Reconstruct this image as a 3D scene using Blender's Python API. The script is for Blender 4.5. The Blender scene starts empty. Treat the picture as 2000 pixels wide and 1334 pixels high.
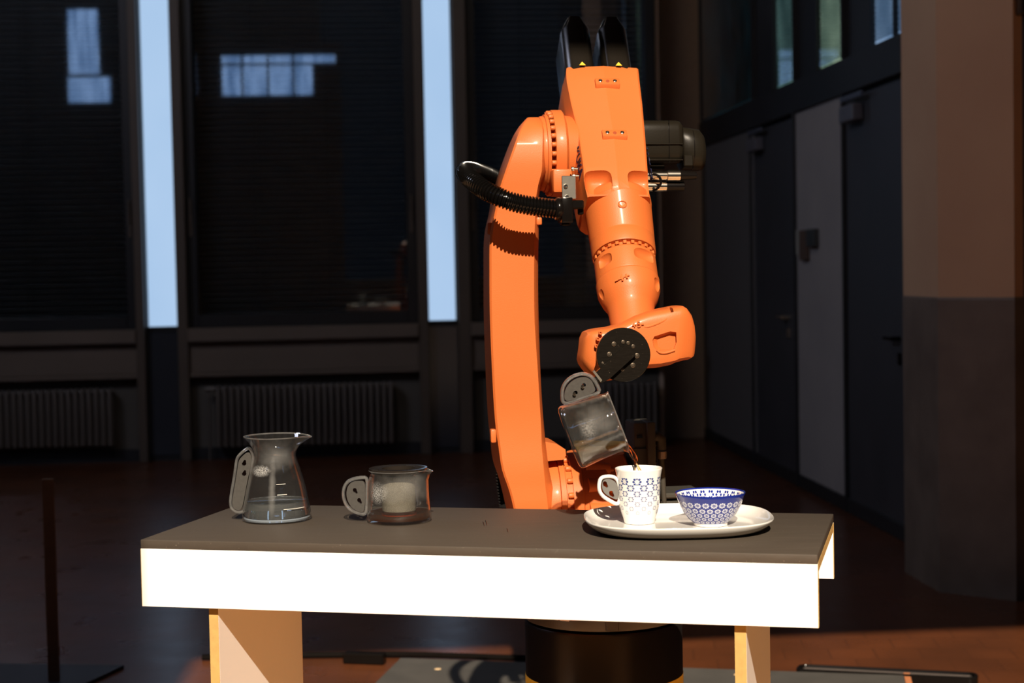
import bpy, bmesh, math, random
from mathutils import Vector, Matrix
V = Vector
random.seed(7)
sc = bpy.context.scene
COL = sc.collection

# ------------------------------------------------------------------ camera, world, light, exposure
F, PITCH, ROLL = 3300.0, 0.0454, -0.0197
C0 = V((0, 0, 1.4))
FW = V((0, math.cos(PITCH), -math.sin(PITCH)))
_r = V((1, 0, 0)); _u = _r.cross(FW)
RT = _r * math.cos(ROLL) + _u * math.sin(ROLL)
UP = _u * math.cos(ROLL) - _r * math.sin(ROLL)
cam = bpy.data.cameras.new('camera'); cam_ob = bpy.data.objects.new('camera', cam); COL.objects.link(cam_ob)
cam.sensor_width = 36.0; cam.lens = F / 2000 * 36.0; cam.clip_end = 100
m = Matrix((RT, UP, -FW)).transposed().to_4x4(); m.translation = C0
cam_ob.matrix_world = m
cam.dof.use_dof = True; cam.dof.focus_distance = 3.3; cam.dof.aperture_fstop = 4.8
sc.camera = cam_ob
sc.view_settings.view_transform = 'Standard'; sc.view_settings.look = 'None'
sc.view_settings.gamma = 1; sc.view_settings.use_curve_mapping = False
sc.view_settings.exposure = 0.0
w = bpy.data.worlds.new('world'); sc.world = w; w.use_nodes = True
w.node_tree.nodes['Background'].inputs[0].default_value = (.30, .45, .75, 1)
w.node_tree.nodes['Background'].inputs[1].default_value = 0.02
SUN_AZ, SUN_EL = math.radians(3.4), math.radians(36.9)
sl = bpy.data.lights.new('sun', 'SUN'); sl.energy = 8.0; sl.angle = math.radians(.45); sl.color = (1.0, .85, .67)
so = bpy.data.objects.new('sun', sl); COL.objects.link(so)
LD = V((math.sin(SUN_AZ) * math.cos(SUN_EL), -math.cos(SUN_AZ) * math.cos(SUN_EL), math.sin(SUN_EL)))
so.rotation_euler = LD.to_track_quat('Z', 'Y').to_euler(); so.location = LD * 12
def area(name, loc, target, sx, sy, power, col):
    l = bpy.data.lights.new(name, 'AREA'); l.shape = 'RECTANGLE'; l.size = sx; l.size_y = sy; l.energy = power; l.color = col
    o = bpy.data.objects.new(name, l); COL.objects.link(o); o.location = loc
    o.rotation_euler = (V(loc) - V(target)).to_track_quat('Z', 'Y').to_euler(); return o
area('warm_fill', (3.0, 3.4, 5.6), (2.6, 6.5, 1.6), 1.2, 1.2, 140, (1.0, .66, .44))  # unseen warm fill, added to brighten the pillar
area('cool_fill', (-5.0, 6.0, 5.6), (1.6, 9.5, 1.4), 2.2, 1.0, 78, (.74, .78, 1.0))  # cool fill from the left, added to lift the right wall
area('back_wall_fill', (-1.5, 6.5, 6.2), (-1.0, 12.5, 1.3), 2.0, .6, 20, (1.0, .84, .70))  # added fill that brightens the back wall, no fixture there
sc.cycles.max_bounces = 10; sc.cycles.transparent_max_bounces = 24; sc.cycles.transmission_bounces = 10
sc.cycles.caustics_reflective = False; sc.cycles.caustics_refractive = False
sc.cycles.sample_clamp_indirect = 4.0

# ------------------------------------------------------------------ helpers
def ray(u, v): return RT * ((u - 1000) / F) - UP * ((v - 667) / F) + FW
def on_plane(u, v, p, n):
    d = ray(u, v); return C0 + d * ((V(p) - C0).dot(n) / d.dot(n))
def on_z(u, v, z): return on_plane(u, v, (0, 0, z), V((0, 0, 1)))
def on_y(u, v, y): return on_plane(u, v, (0, y, 0), V((0, 1, 0)))
def proj(P):
    q = V(P) - C0; d = q.dot(FW); return (1000 + F * q.dot(RT) / d, 667 - F * q.dot(UP) / d)
X, Y, Z = V((1, 0, 0)), V((0, 1, 0)), V((0, 0, 1))

class G:
    def __init__(s): s.v = []; s.f = []
    def add(s, vs, fs):
        n = len(s.v); s.v += [V(p) for p in vs]; s.f += [tuple(i + n for i in f) for f in fs]; return s
    def box(s, c, h, ax=(X, Y, Z), bev=0, seg=1):
        c = V(c)
        bm = bmesh.new(); bmesh.ops.create_cube(bm, size=2)
        for v in bm.verts: v.co = V((v.co.x * h[0], v.co.y * h[1], v.co.z * h[2]))
        if bev: bmesh.ops.bevel(bm, geom=bm.edges[:], offset=bev, segments=seg, affect='EDGES', profile=.5)
        bm.verts.index_update()
        a = [V(q) for q in ax]
        vs = [c + a[0] * v.co.x + a[1] * v.co.y + a[2] * v.co.z for v in bm.verts]
        fs = [[v.index for v in f.verts] for f in bm.faces]
        if a[0].cross(a[1]).dot(a[2]) < 0: fs = [f[::-1] for f in fs]
        bm.free(); return s.add(vs, fs)
    def loft(s, rings, cap0=True, cap1=True, closed=True):
        n = len(rings[0]); vs = [p for r in rings for p in r]; fs = []
        for i in range(len(rings) - 1):
            for j in range(n if closed else n - 1):
                k = (j + 1) % n
                fs.append((i * n + j, i * n + k, (i + 1) * n + k, (i + 1) * n + j))
        if cap0: fs.append(tuple(range(n))[::-1])
        if cap1: fs.append(tuple(range((len(rings) - 1) * n, len(rings) * n)))
        return s.add(vs, fs)
    def rev(s, prof, o=(0, 0, 0), ax=Z, ref=X, seg=48, cap0=True, cap1=True, fn=None):
        ax = V(ax).normalized(); a = V(ref) - ax * V(ref).dot(ax); a.normalize(); b = ax.cross(a); o = V(o)
        rings = []
        for r, h in prof:
            ring = []
            for j in range(seg):
                t = 2 * math.pi * j / seg
                rr, hh = (r, h) if fn is None else fn(r, h, t)
                ring.append(o + ax * hh + (a * math.cos(t) + b * math.sin(t)) * rr)
            rings.append(ring)
        return s.loft(rings, cap0, cap1)
    def tube(s, pts, rad, seg=16, cap=True, ref=None):
        pts = [V(p) for p in pts]; n = len(pts); rings = []
        if not hasattr(rad, '__len__'): rad = [rad] * n
        nrm = None
        for i in range(n):
            t = (pts[min(i + 1, n - 1)] - pts[max(i - 1, 0)]).normalized()
            if nrm is None:
                nrm = V(ref) if ref else (Z if abs(t.z) < .9 else X)
            nrm = (nrm - t * nrm.dot(t)).normalized(); b = t.cross(nrm)
            rings.append([pts[i] + (nrm * math.cos(2 * math.pi * j / seg) + b * math.sin(2 * math.pi * j / seg)) * rad[i] for j in range(seg)])
        return s.loft(rings, cap, cap)
    def prism(s, poly, off):
        off = V(off); n = len(poly); a = [V(p) for p in poly]; b = [p + off for p in a]
        return s.loft([a, b])

def tomesh(name, g, smooth=35, org=V((0, 0, 0))):
    me = bpy.data.meshes.new(name); me.from_pydata([tuple(p - org) for p in g.v], [], g.f); me.update()
    bm = bmesh.new(); bm.from_mesh(me); bmesh.ops.recalc_face_normals(bm, faces=bm.faces); bm.to_mesh(me); bm.free()
    if smooth:
        for p in me.polygons: p.use_smooth = True
        me.set_sharp_from_angle(angle=math.radians(smooth))
    return me
ORG = {}
def props(o, label=None, cat=None, group=None, kind=None):
    if label: o['label'] = label
    if cat: o['category'] = cat
    if group: o['group'] = group
    if kind: o['kind'] = kind
    return o
def thing(name, label, cat, loc, group=None):
    o = bpy.data.objects.new(name, None); COL.objects.link(o); o.location = loc; o.empty_display_size = .05
    ORG[o.name] = V(loc); return props(o, label, cat, group)
def part(name, g, mat, parent=None, label=None, smooth=35, kind=None, cat=None, group=None):
    org = ORG[parent.name] if parent else V((0, 0, 0))
    me = tomesh(name, g, smooth, org); me.materials.append(mat)
    o = bpy.data.objects.new(name, me); COL.objects.link(o)
    if parent: o.parent = parent
    ORG[o.name] = org; return props(o, label, cat, group, kind)
def solo(name, g, mat, label, cat, group=None, smooth=35):
    xs = [sum(p[k] for p in g.v) / len(g.v) for k in range(3)]
    org = V((xs[0], xs[1], min(p.z for p in g.v)))
    me = tomesh(name, g, smooth, org); me.materials.append(mat)
    o = bpy.data.objects.new(name, me); COL.objects.link(o); o.location = org
    ORG[o.name] = org; return props(o, label, cat, group)
def struct(name, g, mat, parent=None, smooth=35):
    return part(name, g, mat, parent, smooth=smooth, kind=None if parent else 'structure')
def inst(name, me, parent, loc, rot=None, label=None, scale=None):
    o = bpy.data.objects.new(name, me); COL.objects.link(o); o.parent = parent
    o.location = V(loc) - (ORG[parent.name] if parent else V((0, 0, 0)))
    if rot is not None: o.rotation_mode = 'QUATERNION'; o.rotation_quaternion = rot
    if scale: o.scale = scale
    ORG[o.name] = V(loc); return props(o, label)
def boolean(o, cutters, op='DIFFERENCE'):
    for g in cutters:
        me = tomesh('cut', g, 0, ORG[o.name]); c = bpy.data.objects.new('cut', me); COL.objects.link(c)
        c.parent = o.parent
        md = o.modifiers.new('b', 'BOOLEAN'); md.object = c; md.operation = op; md.solver = 'EXACT'
        bpy.context.view_layer.update()
        dg = bpy.context.evaluated_depsgraph_get(); dg.update()
        nm = bpy.data.meshes.new_from_object(o.evaluated_get(dg))
        o.modifiers.clear(); mats = list(o.data.materials); o.data = nm
        if not nm.materials:
            for mm in mats: nm.materials.append(mm)
        bpy.data.objects.remove(c)
    for p in o.data.polygons: p.use_smooth = True
    o.data.set_sharp_from_angle(angle=math.radians(32))
def text_mesh(s, size, depth, name='lettering'):
    c = bpy.data.curves.new(name, 'FONT'); c.body = s; c.size = size; c.extrude = depth; c.align_x = 'CENTER'; c.align_y = 'CENTER'
    c.resolution_u = 3; c.offset = size * .02
    o = bpy.data.objects.new(name, c); COL.objects.link(o); bpy.context.view_layer.update()
    dg = bpy.context.evaluated_depsgraph_get(); me = bpy.data.meshes.new_from_object(o.evaluated_get(dg))
    bpy.data.objects.remove(o); g = G(); g.v = [v.co.copy() for v in me.vertices]; g.f = [tuple(p.vertices) for p in me.polygons]
    return g
def place(g, o, ax, ay, az):
    for i, p in enumerate(g.v): g.v[i] = V(o) + V(ax) * p.x + V(ay) * p.y + V(az) * p.z
    return g
def interp(rows, y):
    if y <= rows[0][0]: return rows[0][1:]
    for a, b in zip(rows, rows[1:]):
        if y <= b[0]:
            t = (y - a[0]) / (b[0] - a[0]); return [p + (q - p) * t for p, q in zip(a[1:], b[1:])]
    return rows[-1][1:]
def spline(pts, n):
    pts = [V(p) for p in pts]; out = []; P = [pts[0] * 2 - pts[1]] + pts + [pts[-1] * 2 - pts[-2]]
    for i in range(1, len(P) - 2):
        p0, p1, p2, p3 = P[i - 1:i + 3]
        for k in range(n):
            t = k / n
            out.append(.5 * ((2 * p1) + (p2 - p0) * t + (2 * p0 - 5 * p1 + 4 * p2 - p3) * t * t + (-p0 + 3 * p1 - 3 * p2 + p3) * t ** 3))
    out.append(pts[-1]); return out

# ------------------------------------------------------------------ materials
class M:
    def __init__(s, name):
        s.m = bpy.data.materials.new(name); s.m.use_nodes = True; s.t = s.m.node_tree; s.N = s.t.nodes; s.L = s.t.links
        s.b = s.N.get('Principled BSDF'); s.out = s.N.get('Material Output')
    def n(s, ty, **k):
        x = s.N.new(ty)
        for a, b in k.items(): setattr(x, a, b)
        return x
    def link(s, a, b): s.L.new(a, b)
    def math(s, op, a, b=None, c=None, clamp=False):
        x = s.n('ShaderNodeMath', operation=op); x.use_clamp = clamp
        for i, q in enumerate((a, b, c)):
            if q is None: continue
            if isinstance(q, (int, float)): x.inputs[i].default_value = q
            else: s.link(q, x.inputs[i])
        return x.outputs[0]
    def mix(s, f, a, b):
        x = s.n('ShaderNodeMix', data_type='RGBA')
        for i, q in ((0, f), (6, a), (7, b)):
            if isinstance(q, (int, float)): x.inputs[i].default_value = q
            elif isinstance(q, tuple): x.inputs[i].default_value = (*q, 1) if len(q) == 3 else q
            else: s.link(q, x.inputs[i])
        return x.outputs[2]
    def obj(s): return s.n('ShaderNodeTexCoord').outputs['Object']
    def noise(s, scale, detail=4, vec=None, out='Fac', stretch=None):
        x = s.n('ShaderNodeTexNoise'); x.inputs['Scale'].default_value = scale; x.inputs['Detail'].default_value = detail
        vec = vec or s.obj()
        if stretch:
            mp = s.n('ShaderNodeMapping'); mp.inputs['Scale'].default_value = stretch; s.link(vec, mp.inputs[0]); vec = mp.outputs[0]
        s.link(vec, x.inputs['Vector']); return x.outputs[out]
    def ramp(s, fac, a, b, ca=(0, 0, 0), cb=(1, 1, 1)):
        x = s.n('ShaderNodeValToRGB'); e = x.color_ramp.elements
        e[0].position = a; e[1].position = b; e[0].color = (*ca, 1); e[1].color = (*cb, 1); s.link(fac, x.inputs[0]); return x.outputs[0]
    def bump(s, h, strength=.2, dist=.001, to=None):
        x = s.n('ShaderNodeBump'); x.inputs['Strength'].default_value = strength; x.inputs['Distance'].default_value = dist
        s.link(h, x.inputs['Height']); s.link(x.outputs[0], (to or s.b).inputs['Normal']); return x.outputs[0]
    def set(s, **k):
        nm = dict(col='Base Color', rough='Roughness', metal='Metallic', spec='Specular IOR Level', coat='Coat Weight', coatr='Coat Roughness', ior='IOR', trans='Transmission Weight', ecol='Emission Color', e='Emission Strength', alpha='Alpha', sss='Subsurface Weight')
        for a, q in k.items():
            i = s.b.inputs[nm[a]]
            if isinstance(q, tuple): i.default_value = (*q, 1)
            elif isinstance(q, (int, float)): i.default_value = q
            else: s.link(q, i)
        return s
def plain(name, col, rough=.5, metal=0, var=.12, scale=20, bump=0, **k):
    a = M(name); nz = a.noise(scale)
    dark = tuple(c * (1 - var) for c in col); lite = tuple(min(1, c * (1 + var)) for c in col)
    a.set(col=a.mix(nz, dark, lite), rough=rough, metal=metal, **k)
    if bump: a.bump(a.noise(scale * 12, 3), bump, .001)
    return a.m

def orange():
    a = M('orange_paint'); nz = a.noise(9)
    a.set(col=a.mix(nz, (.53, .124, .026), (.57, .135, .030)), rough=.48, spec=.32, coat=.08, coatr=.14)
    a.bump(a.noise(480, 2), .30, .0007); return a.m
ORANGE = orange()
ORANGE_DK = plain('orange_hole_shade', (.30, .05, .012), .5)  # darker orange that paints the shade in the boss holes
BLACKM = plain('black_plastic', (.005, .004, .0035), .2, spec=.18)
BLACKG = plain('black_hose_plastic', (.003, .0026, .0024), .15, spec=.32)
MOTOR = plain('dark_grey_motor_paint', (.011, .009, .006), .36, spec=.18, bump=.1)
def anod():
    a = M('black_anodised_metal'); nz = a.noise(60, 5, stretch=(1, 1, 8)); sp = a.ramp(a.noise(300, 2), .72, .76)
    a.set(col=a.mix(sp, a.mix(nz, (.005, .004, .003), (.012, .010, .008)), (.07, .055, .04)), rough=.2, spec=.18); return a.m
ANOD = anod()
STEEL = plain('galvanised_steel', (.62, .58, .50), .3, 1, var=.2, scale=60)
CHROME = plain('polished_steel', (.80, .74, .64), .18, 1)
GREYP = plain('grey_printed_plastic', (.042, .038, .033), .65, scale=200, var=.35, bump=.15)
BLUEINK = plain('dark_blue_print', (.006, .008, .028), .5, spec=.2)
YELLOW = plain('yellow_label', (.75, .50, .04), .45)
WHITEP = plain('white_print', (.75, .72, .65), .5)
CERAMIC = plain('white_porcelain', (.80, .78, .74), .12, coat=.5, coatr=.05, var=.02)
def melamine():
    a = M('white_melamine'); a.set(col=a.mix(a.noise(6), (.84, .83, .80), (.87, .86, .83)), rough=.32); a.bump(a.noise(500, 2), .04, .0005); return a.m
WHITE = melamine()
MDF = plain('raw_mdf_edge', (.48, .31, .10), .8, scale=90, var=.18, bump=.3)
def tabletop():
    a = M('black_stained_board'); g = a.noise(14, 6, stretch=(.6, 5, 5)); c = a.noise(5, 5)
    col = a.mix(g, (.050, .040, .031), (.078, .062, .048)); col = a.mix(a.ramp(c, .35, .7), col, (.066, .053, .041))
    sp = a.ramp(a.noise(260, 2), .735, .78); col = a.mix(sp, col, (.20, .16, .12))
    sc_ = a.ramp(a.noise(30, 2, stretch=(.15, 9, 1)), .70, .74); col = a.mix(a.math('MULTIPLY', sc_, .35), col, (.12, .10, .08))
    a.set(col=col, rough=.62, spec=.25); a.bump(a.math('ADD', g, a.noise(160, 4)), .35, .0007); return a.m
TOP = tabletop()
def floor_mat():
    a = M('terracotta_floor'); b = a.n('ShaderNodeTexBrick'); b.offset = .5
    b.inputs['Scale'].default_value = 1; b.inputs['Brick Width'].default_value = .16; b.inputs['Row Height'].default_value = .16
    b.inputs['Mortar Size'].default_value = .004; b.inputs['Color1'].default_value = (.115, .036, .013, 1); b.inputs['Color2'].default_value = (.100, .032, .012, 1)
    b.inputs['Mortar'].default_value = (.080, .027, .011, 1)
    mp = a.n('ShaderNodeMapping'); mp.inputs['Rotation'].default_value = (0, 0, .0777); a.link(a.obj(), mp.inputs[0]); a.link(mp.outputs[0], b.inputs['Vector'])
    col = a.mix(a.ramp(a.noise(2.2, 6), .35, .75), b.outputs['Color'], (.065, .022, .009))
    a.set(col=col, rough=a.mix(a.noise(5, 5), (.22, .22, .22), (.36, .36, .36)), spec=.32)
    a.bump(a.noise(7, 4), .25, .004); return a.m
FLOOR = floor_mat()
def mottled(name, c1, c2, rough=.8, s=3, stretch=None):
    a = M(name); a.set(col=a.mix(a.ramp(a.noise(s, 6, stretch=stretch), .3, .7), c1, c2), rough=rough); a.bump(a.noise(40, 4), .15, .002); return a.m
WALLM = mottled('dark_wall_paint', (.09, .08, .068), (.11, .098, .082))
POST = mottled('brown_steel_post', (.085, .064, .048), (.10, .075, .056), .5)
PANEL = mottled('grey_wall_panel', (.30, .285, .28), (.34, .32, .31), .6)
DOORM = mottled('dark_door_paint', (.042, .044, .050), (.052, .053, .060), .45)
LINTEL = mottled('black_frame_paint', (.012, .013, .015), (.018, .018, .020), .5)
FRAMEM = mottled('black_window_frame', (.006, .006, .007), (.010, .010, .011), .45)
PLASTER = mottled('beige_pillar_plaster', (.50, .31, .19), (.56, .36, .22), .85, 2)
STONE = mottled('brown_stone_dado', (.115, .085, .065), (.17, .13, .10), .6, 6)
RADM = plain('grey_radiator_enamel', (.13, .11, .095), .4)
SLATM = plain('dark_blind_slat', (.55, .54, .54), .5)
CEIL = plain('dark_ceiling', (.10, .09, .08), .9)
IRON = plain('rusty_brown_steel', (.16, .085, .045), .6, metal=.3, var=.35, scale=14)
BASEP = plain('black_steel_plate', (.016, .017, .022), .5)
GREYB = mottled('grey_floor_board_paint', (.050, .047, .042), (.068, .063, .056), .65, 9)
PAPER = plain('dim_paper', (.30, .30, .27), .8)
CORK = plain('brown_card', (.09, .055, .04), .8)
def glossy_panel():
    a = M('dark_glossy_panel'); a.set(col=a.mix(a.noise(2), (.03, .035, .045), (.045, .05, .06)), rough=.22, spec=.6); return a.m
GPANEL = glossy_panel()
def emit(name, build):
    a = M(name); e = a.n('ShaderNodeEmission'); c, s_ = build(a)
    if isinstance(c, tuple): e.inputs[0].default_value = (*c, 1)
    else: a.link(c, e.inputs[0])
    e.inputs[1].default_value = s_; a.link(e.outputs[0], a.out.inputs[0]); return a.m
STRIP = emit('frosted_daylight_glass', lambda a: (a.mix(a.noise(1.2, 3, stretch=(1, 1, .8)), (.35, .53, .78), (.48, .65, .88)), 1.0))
REARW = emit('daylight_rear_window', lambda a: (a.mix(a.ramp(a.noise(3, 4, stretch=(6, 6, .4)), .4, .6), (.10, .20, .42), (.30, .48, .85)), 3.0))
def trans_pane(name, c1, c2, s): return emit(name, lambda a: (a.mix(a.ramp(a.noise(2.6, 4, stretch=(1.6, 1.6, 1)), .35, .65), c1, c2), s))
TR1 = trans_pane('dim_blue_green_window', (.002, .004, .005), (.006, .015, .020), 1)
TR2 = trans_pane('green_grey_window', (.025, .06, .065), (.12, .22, .20), 1)
TR3 = trans_pane('pale_green_window', (.10, .17, .13), (.36, .48, .34), 1)
TR4 = trans_pane('pale_blue_window', (.14, .24, .40), (.30, .44, .66), 1)

def thin_glass(name, tint=(.93, .94, .93), edge=.85, base=.05, haze=None, rough=.02, power=3.0):
    a = M(name); lw = a.n('ShaderNodeLayerWeight'); lw.inputs[0].default_value = .5
    f = a.math('POWER', lw.outputs['Facing'], power); f = a.math('MULTIPLY_ADD', f, edge, base, clamp=True)
    tr = a.n('ShaderNodeBsdfTransparent'); tr.inputs[0].default_value = (*tint, 1)
    gl = a.n('ShaderNodeBsdfGlossy'); gl.inputs['Roughness'].default_value = rough; gl.inputs[0].default_value = (1, 1, 1, 1)
    mx = a.n('ShaderNodeMixShader'); a.link(f, mx.inputs[0]); a.link(tr.outputs[0], mx.inputs[1]); a.link(gl.outputs[0], mx.inputs[2])
    last = mx.outputs[0]
    if haze:
        df = a.n('ShaderNodeBsdfDiffuse'); df.inputs[0].default_value = (.85, .84, .82, 1)
        tl = a.n('ShaderNodeBsdfTranslucent'); tl.inputs[0].default_value = (.85, .84, .82, 1)
        m1 = a.n('ShaderNodeMixShader'); m1.inputs[0].default_value = .4; a.link(df.outputs[0], m1.inputs[1]); a.link(tl.outputs[0], m1.inputs[2])
        m2 = a.n('ShaderNodeMixShader'); a.link(haze(a), m2.inputs[0]); a.link(last, m2.inputs[1]); a.link(m1.outputs[0], m2.inputs[2]); last = m2.outputs[0]
    a.link(last, a.out.inputs[0]); return a.m
def blob(a, c, r, amp, soft=.5, speck=0):
    """a patch of condensation, in one case a painted highlight, round point c (object space), radii r"""
    sb = a.n('ShaderNodeVectorMath', operation='SUBTRACT'); a.link(a.obj(), sb.inputs[0]); sb.inputs[1].default_value = c
    dv = a.n('ShaderNodeVectorMath', operation='DIVIDE'); a.link(sb.outputs[0], dv.inputs[0]); dv.inputs[1].default_value = r
    ln = a.n('ShaderNodeVectorMath', operation='LENGTH'); a.link(dv.outputs[0], ln.inputs[0])
    f = a.math('SUBTRACT', 1.0, a.math('ADD', ln.outputs['Value'], a.math('MULTIPLY', a.math('SUBTRACT', a.noise(45, 5), .5), .9)))
    f = a.math('DIVIDE', f, soft, clamp=True)
    if speck: f = a.math('MULTIPLY', f, a.ramp(a.noise(speck, 3), .42, .60))
    return a.math('MULTIPLY', f, amp)
def wglass(): return thin_glass('window_glass', (.80, .84, .86), .8, .10, power=4)
WGLASS = wglass()
GLASS = thin_glass('clear_glass_handle', (.90, .91, .90), .6, .12, haze=lambda a: a.math('MULTIPLY_ADD', a.noise(90, 3), .20, .03), power=2.0)  # diffuse share brightens the handle in place of refracted light
RIMG = thin_glass('clear_glass_rim', (.9, .9, .9), .7, .25, haze=lambda a: a.math('MULTIPLY_ADD', a.noise(60, 3), .2, .02), power=1.5)  # some diffuse white paints the bright glass edge into the rim

# ------------------------------------------------------------------ setting: floor, walls, ceiling
TA = .0777
BD = V((math.cos(TA), math.sin(TA), 0)); BN = V((math.sin(TA), -math.cos(TA), 0))   # along back wall / towards the room
BP = V((-2.4, 12.5, 0))
RD = V((-math.sin(TA), math.cos(TA), 0)); RN = V((-math.cos(TA), -math.sin(TA), 0))  # along right wall (away) / towards the room
RP = V((1.933, 8.155, 0))
def BW(u, v, off=0):
    p = on_plane(u, v, BP + BN * off, BN); return (p - BP).dot(BD), p.z
def RWp(u, v, off=0):
    p = on_plane(u, v, RP + RN * off, RN); return (p - RP).dot(RD), p.z
def wbox(g, P, D, N, s0, s1, z0, z1, d0, d1, bev=0):
    """box on a wall: s along D, d towards the room"""
    c = P + D * ((s0 + s1) / 2) + N * ((d0 + d1) / 2) + Z * ((z0 + z1) / 2)
    return g.box(c, (abs(s1 - s0) / 2, abs(d1 - d0) / 2, abs(z1 - z0) / 2), (D, N, Z), bev)
def bb(g, *a, **k): return wbox(g, BP, BD, BN, *a, **k)
def rb(g, *a, **k): return wbox(g, RP, RD, RN, *a, **k)

CEILZ = 6.6
g = G(); g.box((0, 6, -.06), (11, 9, .06)); struct('floor', g, FLOOR, smooth=0)
g = G(); g.box((0, 7.2, CEILZ + .06), (11, 8.85, .06)); struct('ceiling', g, CEIL, smooth=0)
# back wall, with openings for three windows and two light slits
def bpx(x, y=400): return BW(x, y)[0]
Zt = 4.6
zsill = BW(585, 636)[1]; zgl = BW(585, 611)[1]; zslit = BW(585, 632)[1]
wins = [(bpx(-320), bpx(263)), (bpx(363), bpx(812)), (bpx(914), bpx(1283))]
slits = [(bpx(281), bpx(341)), (bpx(832), bpx(887))]
sR = bpx(1283)
g = G()
bb(g, -8, sR, 0, zsill - .02, -.25, 0); bb(g, -8, sR, Zt, CEILZ, -.25, 0); bb(g, -8, wins[0][0], zsill - .02, Zt, -.25, 0)
for a_, b_ in ((wins[0][1], slits[0][0]), (slits[0][1], wins[1][0]), (wins[1][1], slits[1][0]), (slits[1][1], wins[2][0])):
    bb(g, a_, b_, zsill - .02, Zt, -.25, 0)
struct('wall_back', g, WALLM, smooth=0)
g = G(); bb(g, sR, sR + .75, 0, CEILZ, -.9, -.55); bb(g, sR - .02, sR + .03, 0, CEILZ, -.6, 0); struct('wall_recess', g, plain('recess_plaster', (.55, .42, .32), .85), smooth=0)
# brown posts between the windows
for k, (x0, x1) in enumerate(((262, 279), (343, 363), (812, 831), (889, 914))):
    g = G(); bb(g, bpx(x0), bpx(x1), .0, CEILZ, .002, .11, bev=.004); struct('trim_%d' % (k + 1), g, POST, smooth=0)
for k, (a_, b_) in enumerate(slits):
    g = G(); bb(g, a_ - .012, b_ + .012, zslit, Zt + .3, -.10, -.06)
    o = struct('window_%d' % (k + 4), g, STRIP, smooth=0)
    g = G(); bb(g, a_ - .01, a_ + .004, zslit - .03, Zt, -.07, .02); bb(g, b_ - .004, b_ + .01, zslit - .03, Zt, -.07, .02); bb(g, a_, b_, zslit - .035, zslit, -.07, .03)
    part('window_frame', g, FRAMEM, o, smooth=0)
    # glossy panel below the slit
    g = G(); bb(g, a_ - .005, b_ + .005, .04, zslit - .04, .004, .03, bev=.003); struct('trim_%d' % (k + 5), g, GPANEL, smooth=0)
slat_me = {}
for k, (a_, b_) in enumerate(wins):
    root = struct('window_%d' % (k + 1), bb(G(), a_, a_ + .075, zsill, Zt, -.16, .03, bev=.004), FRAMEM, smooth=0)
    for s0, s1, z0, z1 in ((b_ - .075, b_, zsill, Zt), (a_ + .075, b_ - .075, zsill, zgl), (a_ + .075, b_ - .075, 3.9, 3.98)):
        g = G(); bb(g, s0, s1, z0, z1, -.16, .03, bev=.004); part('frame_bar', g, FRAMEM, root, smooth=0)
    g = G(); bb(g, a_ + .07, b_ - .07, zgl - .01, Zt, -.085, -.08); part('pane', g, WGLASS, root, smooth=0)
    g = G(); bb(g, a_ + .02, b_ - .02, zsill, Zt, -.25, -.24); part('shutter_backing', g, FRAMEM, root, smooth=0)
    wd = (b_ - a_ - .16); n = 64 if k else 64; pitch = (3.9 - zgl) / n
    key = round(wd, 3); sg = G(); sg.box((0, 0, 0), (wd / 2, .016, .0012), (BD, (BN * .86 + Z * .5).normalized(), (Z * .86 - BN * .5).normalized())); me = tomesh('slat', sg, 0); me.materials.append(SLATM)
    bl = part('blind_rail', bb(G(), a_ + .08, b_ - .08, 3.85, 3.9, -.17, -.12), SLATM, root, smooth=0)
    for i in range(n):
        inst('slat', me, bl, BP + BD * ((a_ + b_) / 2) - BN * .15 + Z * (zgl + pitch * (i + .3)))
    for sx in (.3, .62):
        g = G(); g.tube([BP + BD * (a_ + (b_ - a_) * sx) - BN * .15 + Z * zgl, BP + BD * (a_ + (b_ - a_) * sx) - BN * .15 + Z * 3.88], .006, 6); part('ladder_tape', g, FRAMEM, bl)
    for sd, sgn in ((a_, 1), (b_, -1)):
        if sd < bpx(-50) or sd > bpx(1000): continue
        g = G(); zc = BW(585, 400)[1]
        bb(g, sd + sgn * .035 - .012, sd + sgn * .035 + .012, zc - .22, zc - .06, .03, .045, bev=.003); bb(g, sd + sgn * .035 - .008, sd + sgn * .035 + .008, zc - .02 - .1, zc + .08 - .02, .045, .06, bev=.004)
        part('window_handle', g, POST, root)
# sills and panels under the windows, with radiators in the recess
def radiator(x0, x1, y0, y1, label):
    s0, zt = BW(x0, y0, .1); s1, zb = BW(x1, y1, .1); n = max(3, round((s1 - s0) / .049))
    root = thing('radiator', label, 'radiator', BP + BD * ((s0 + s1) / 2) + BN * .1 + Z * zb, 'column radiators below the windows')
    cg = G()
    for d in (-.045, .045):
        pts = [V((0, 0, 0)) + BN * d + Z * z for z in (.012, .03, (zt - zb) / 2, zt - zb - .03, zt - zb - .012)]
        cg.tube(pts, [.014, .019, .016, .019, .014], 8)
    for z in (.025, zt - zb - .025): cg.tube([BN * -.05 + Z * z, BN * .05 + Z * z], .018, 8)
    me = tomesh('column', cg, 50); me.materials.append(RADM)
    for i in range(n): inst('column', me, root, BP + BD * (s0 + (s1 - s0) * (i + .5) / n) + BN * .1 + Z * zb)
    for z in (.03, zt - zb - .03):
        g = G(); g.tube([BP + BD * s0 + BN * .1 + Z * (zb + z), BP + BD * s1 + BN * .1 + Z * (zb + z)], .014, 8); part('header_pipe', g, RADM, root)
    g = G(); g.tube([BP + BD * (s0 - .07) + BN * .1 + Z * (zt - .03), BP + BD * s0 + BN * .1 + Z * (zt - .03)], .02, 8); g.tube([BP + BD * (s0 - .05) + BN * .1 + Z * (zt - .03), BP + BD * (s0 - .05) + BN * .1 + Z * .0], .008, 8)
    part('valve', g, RADM, root)
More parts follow.
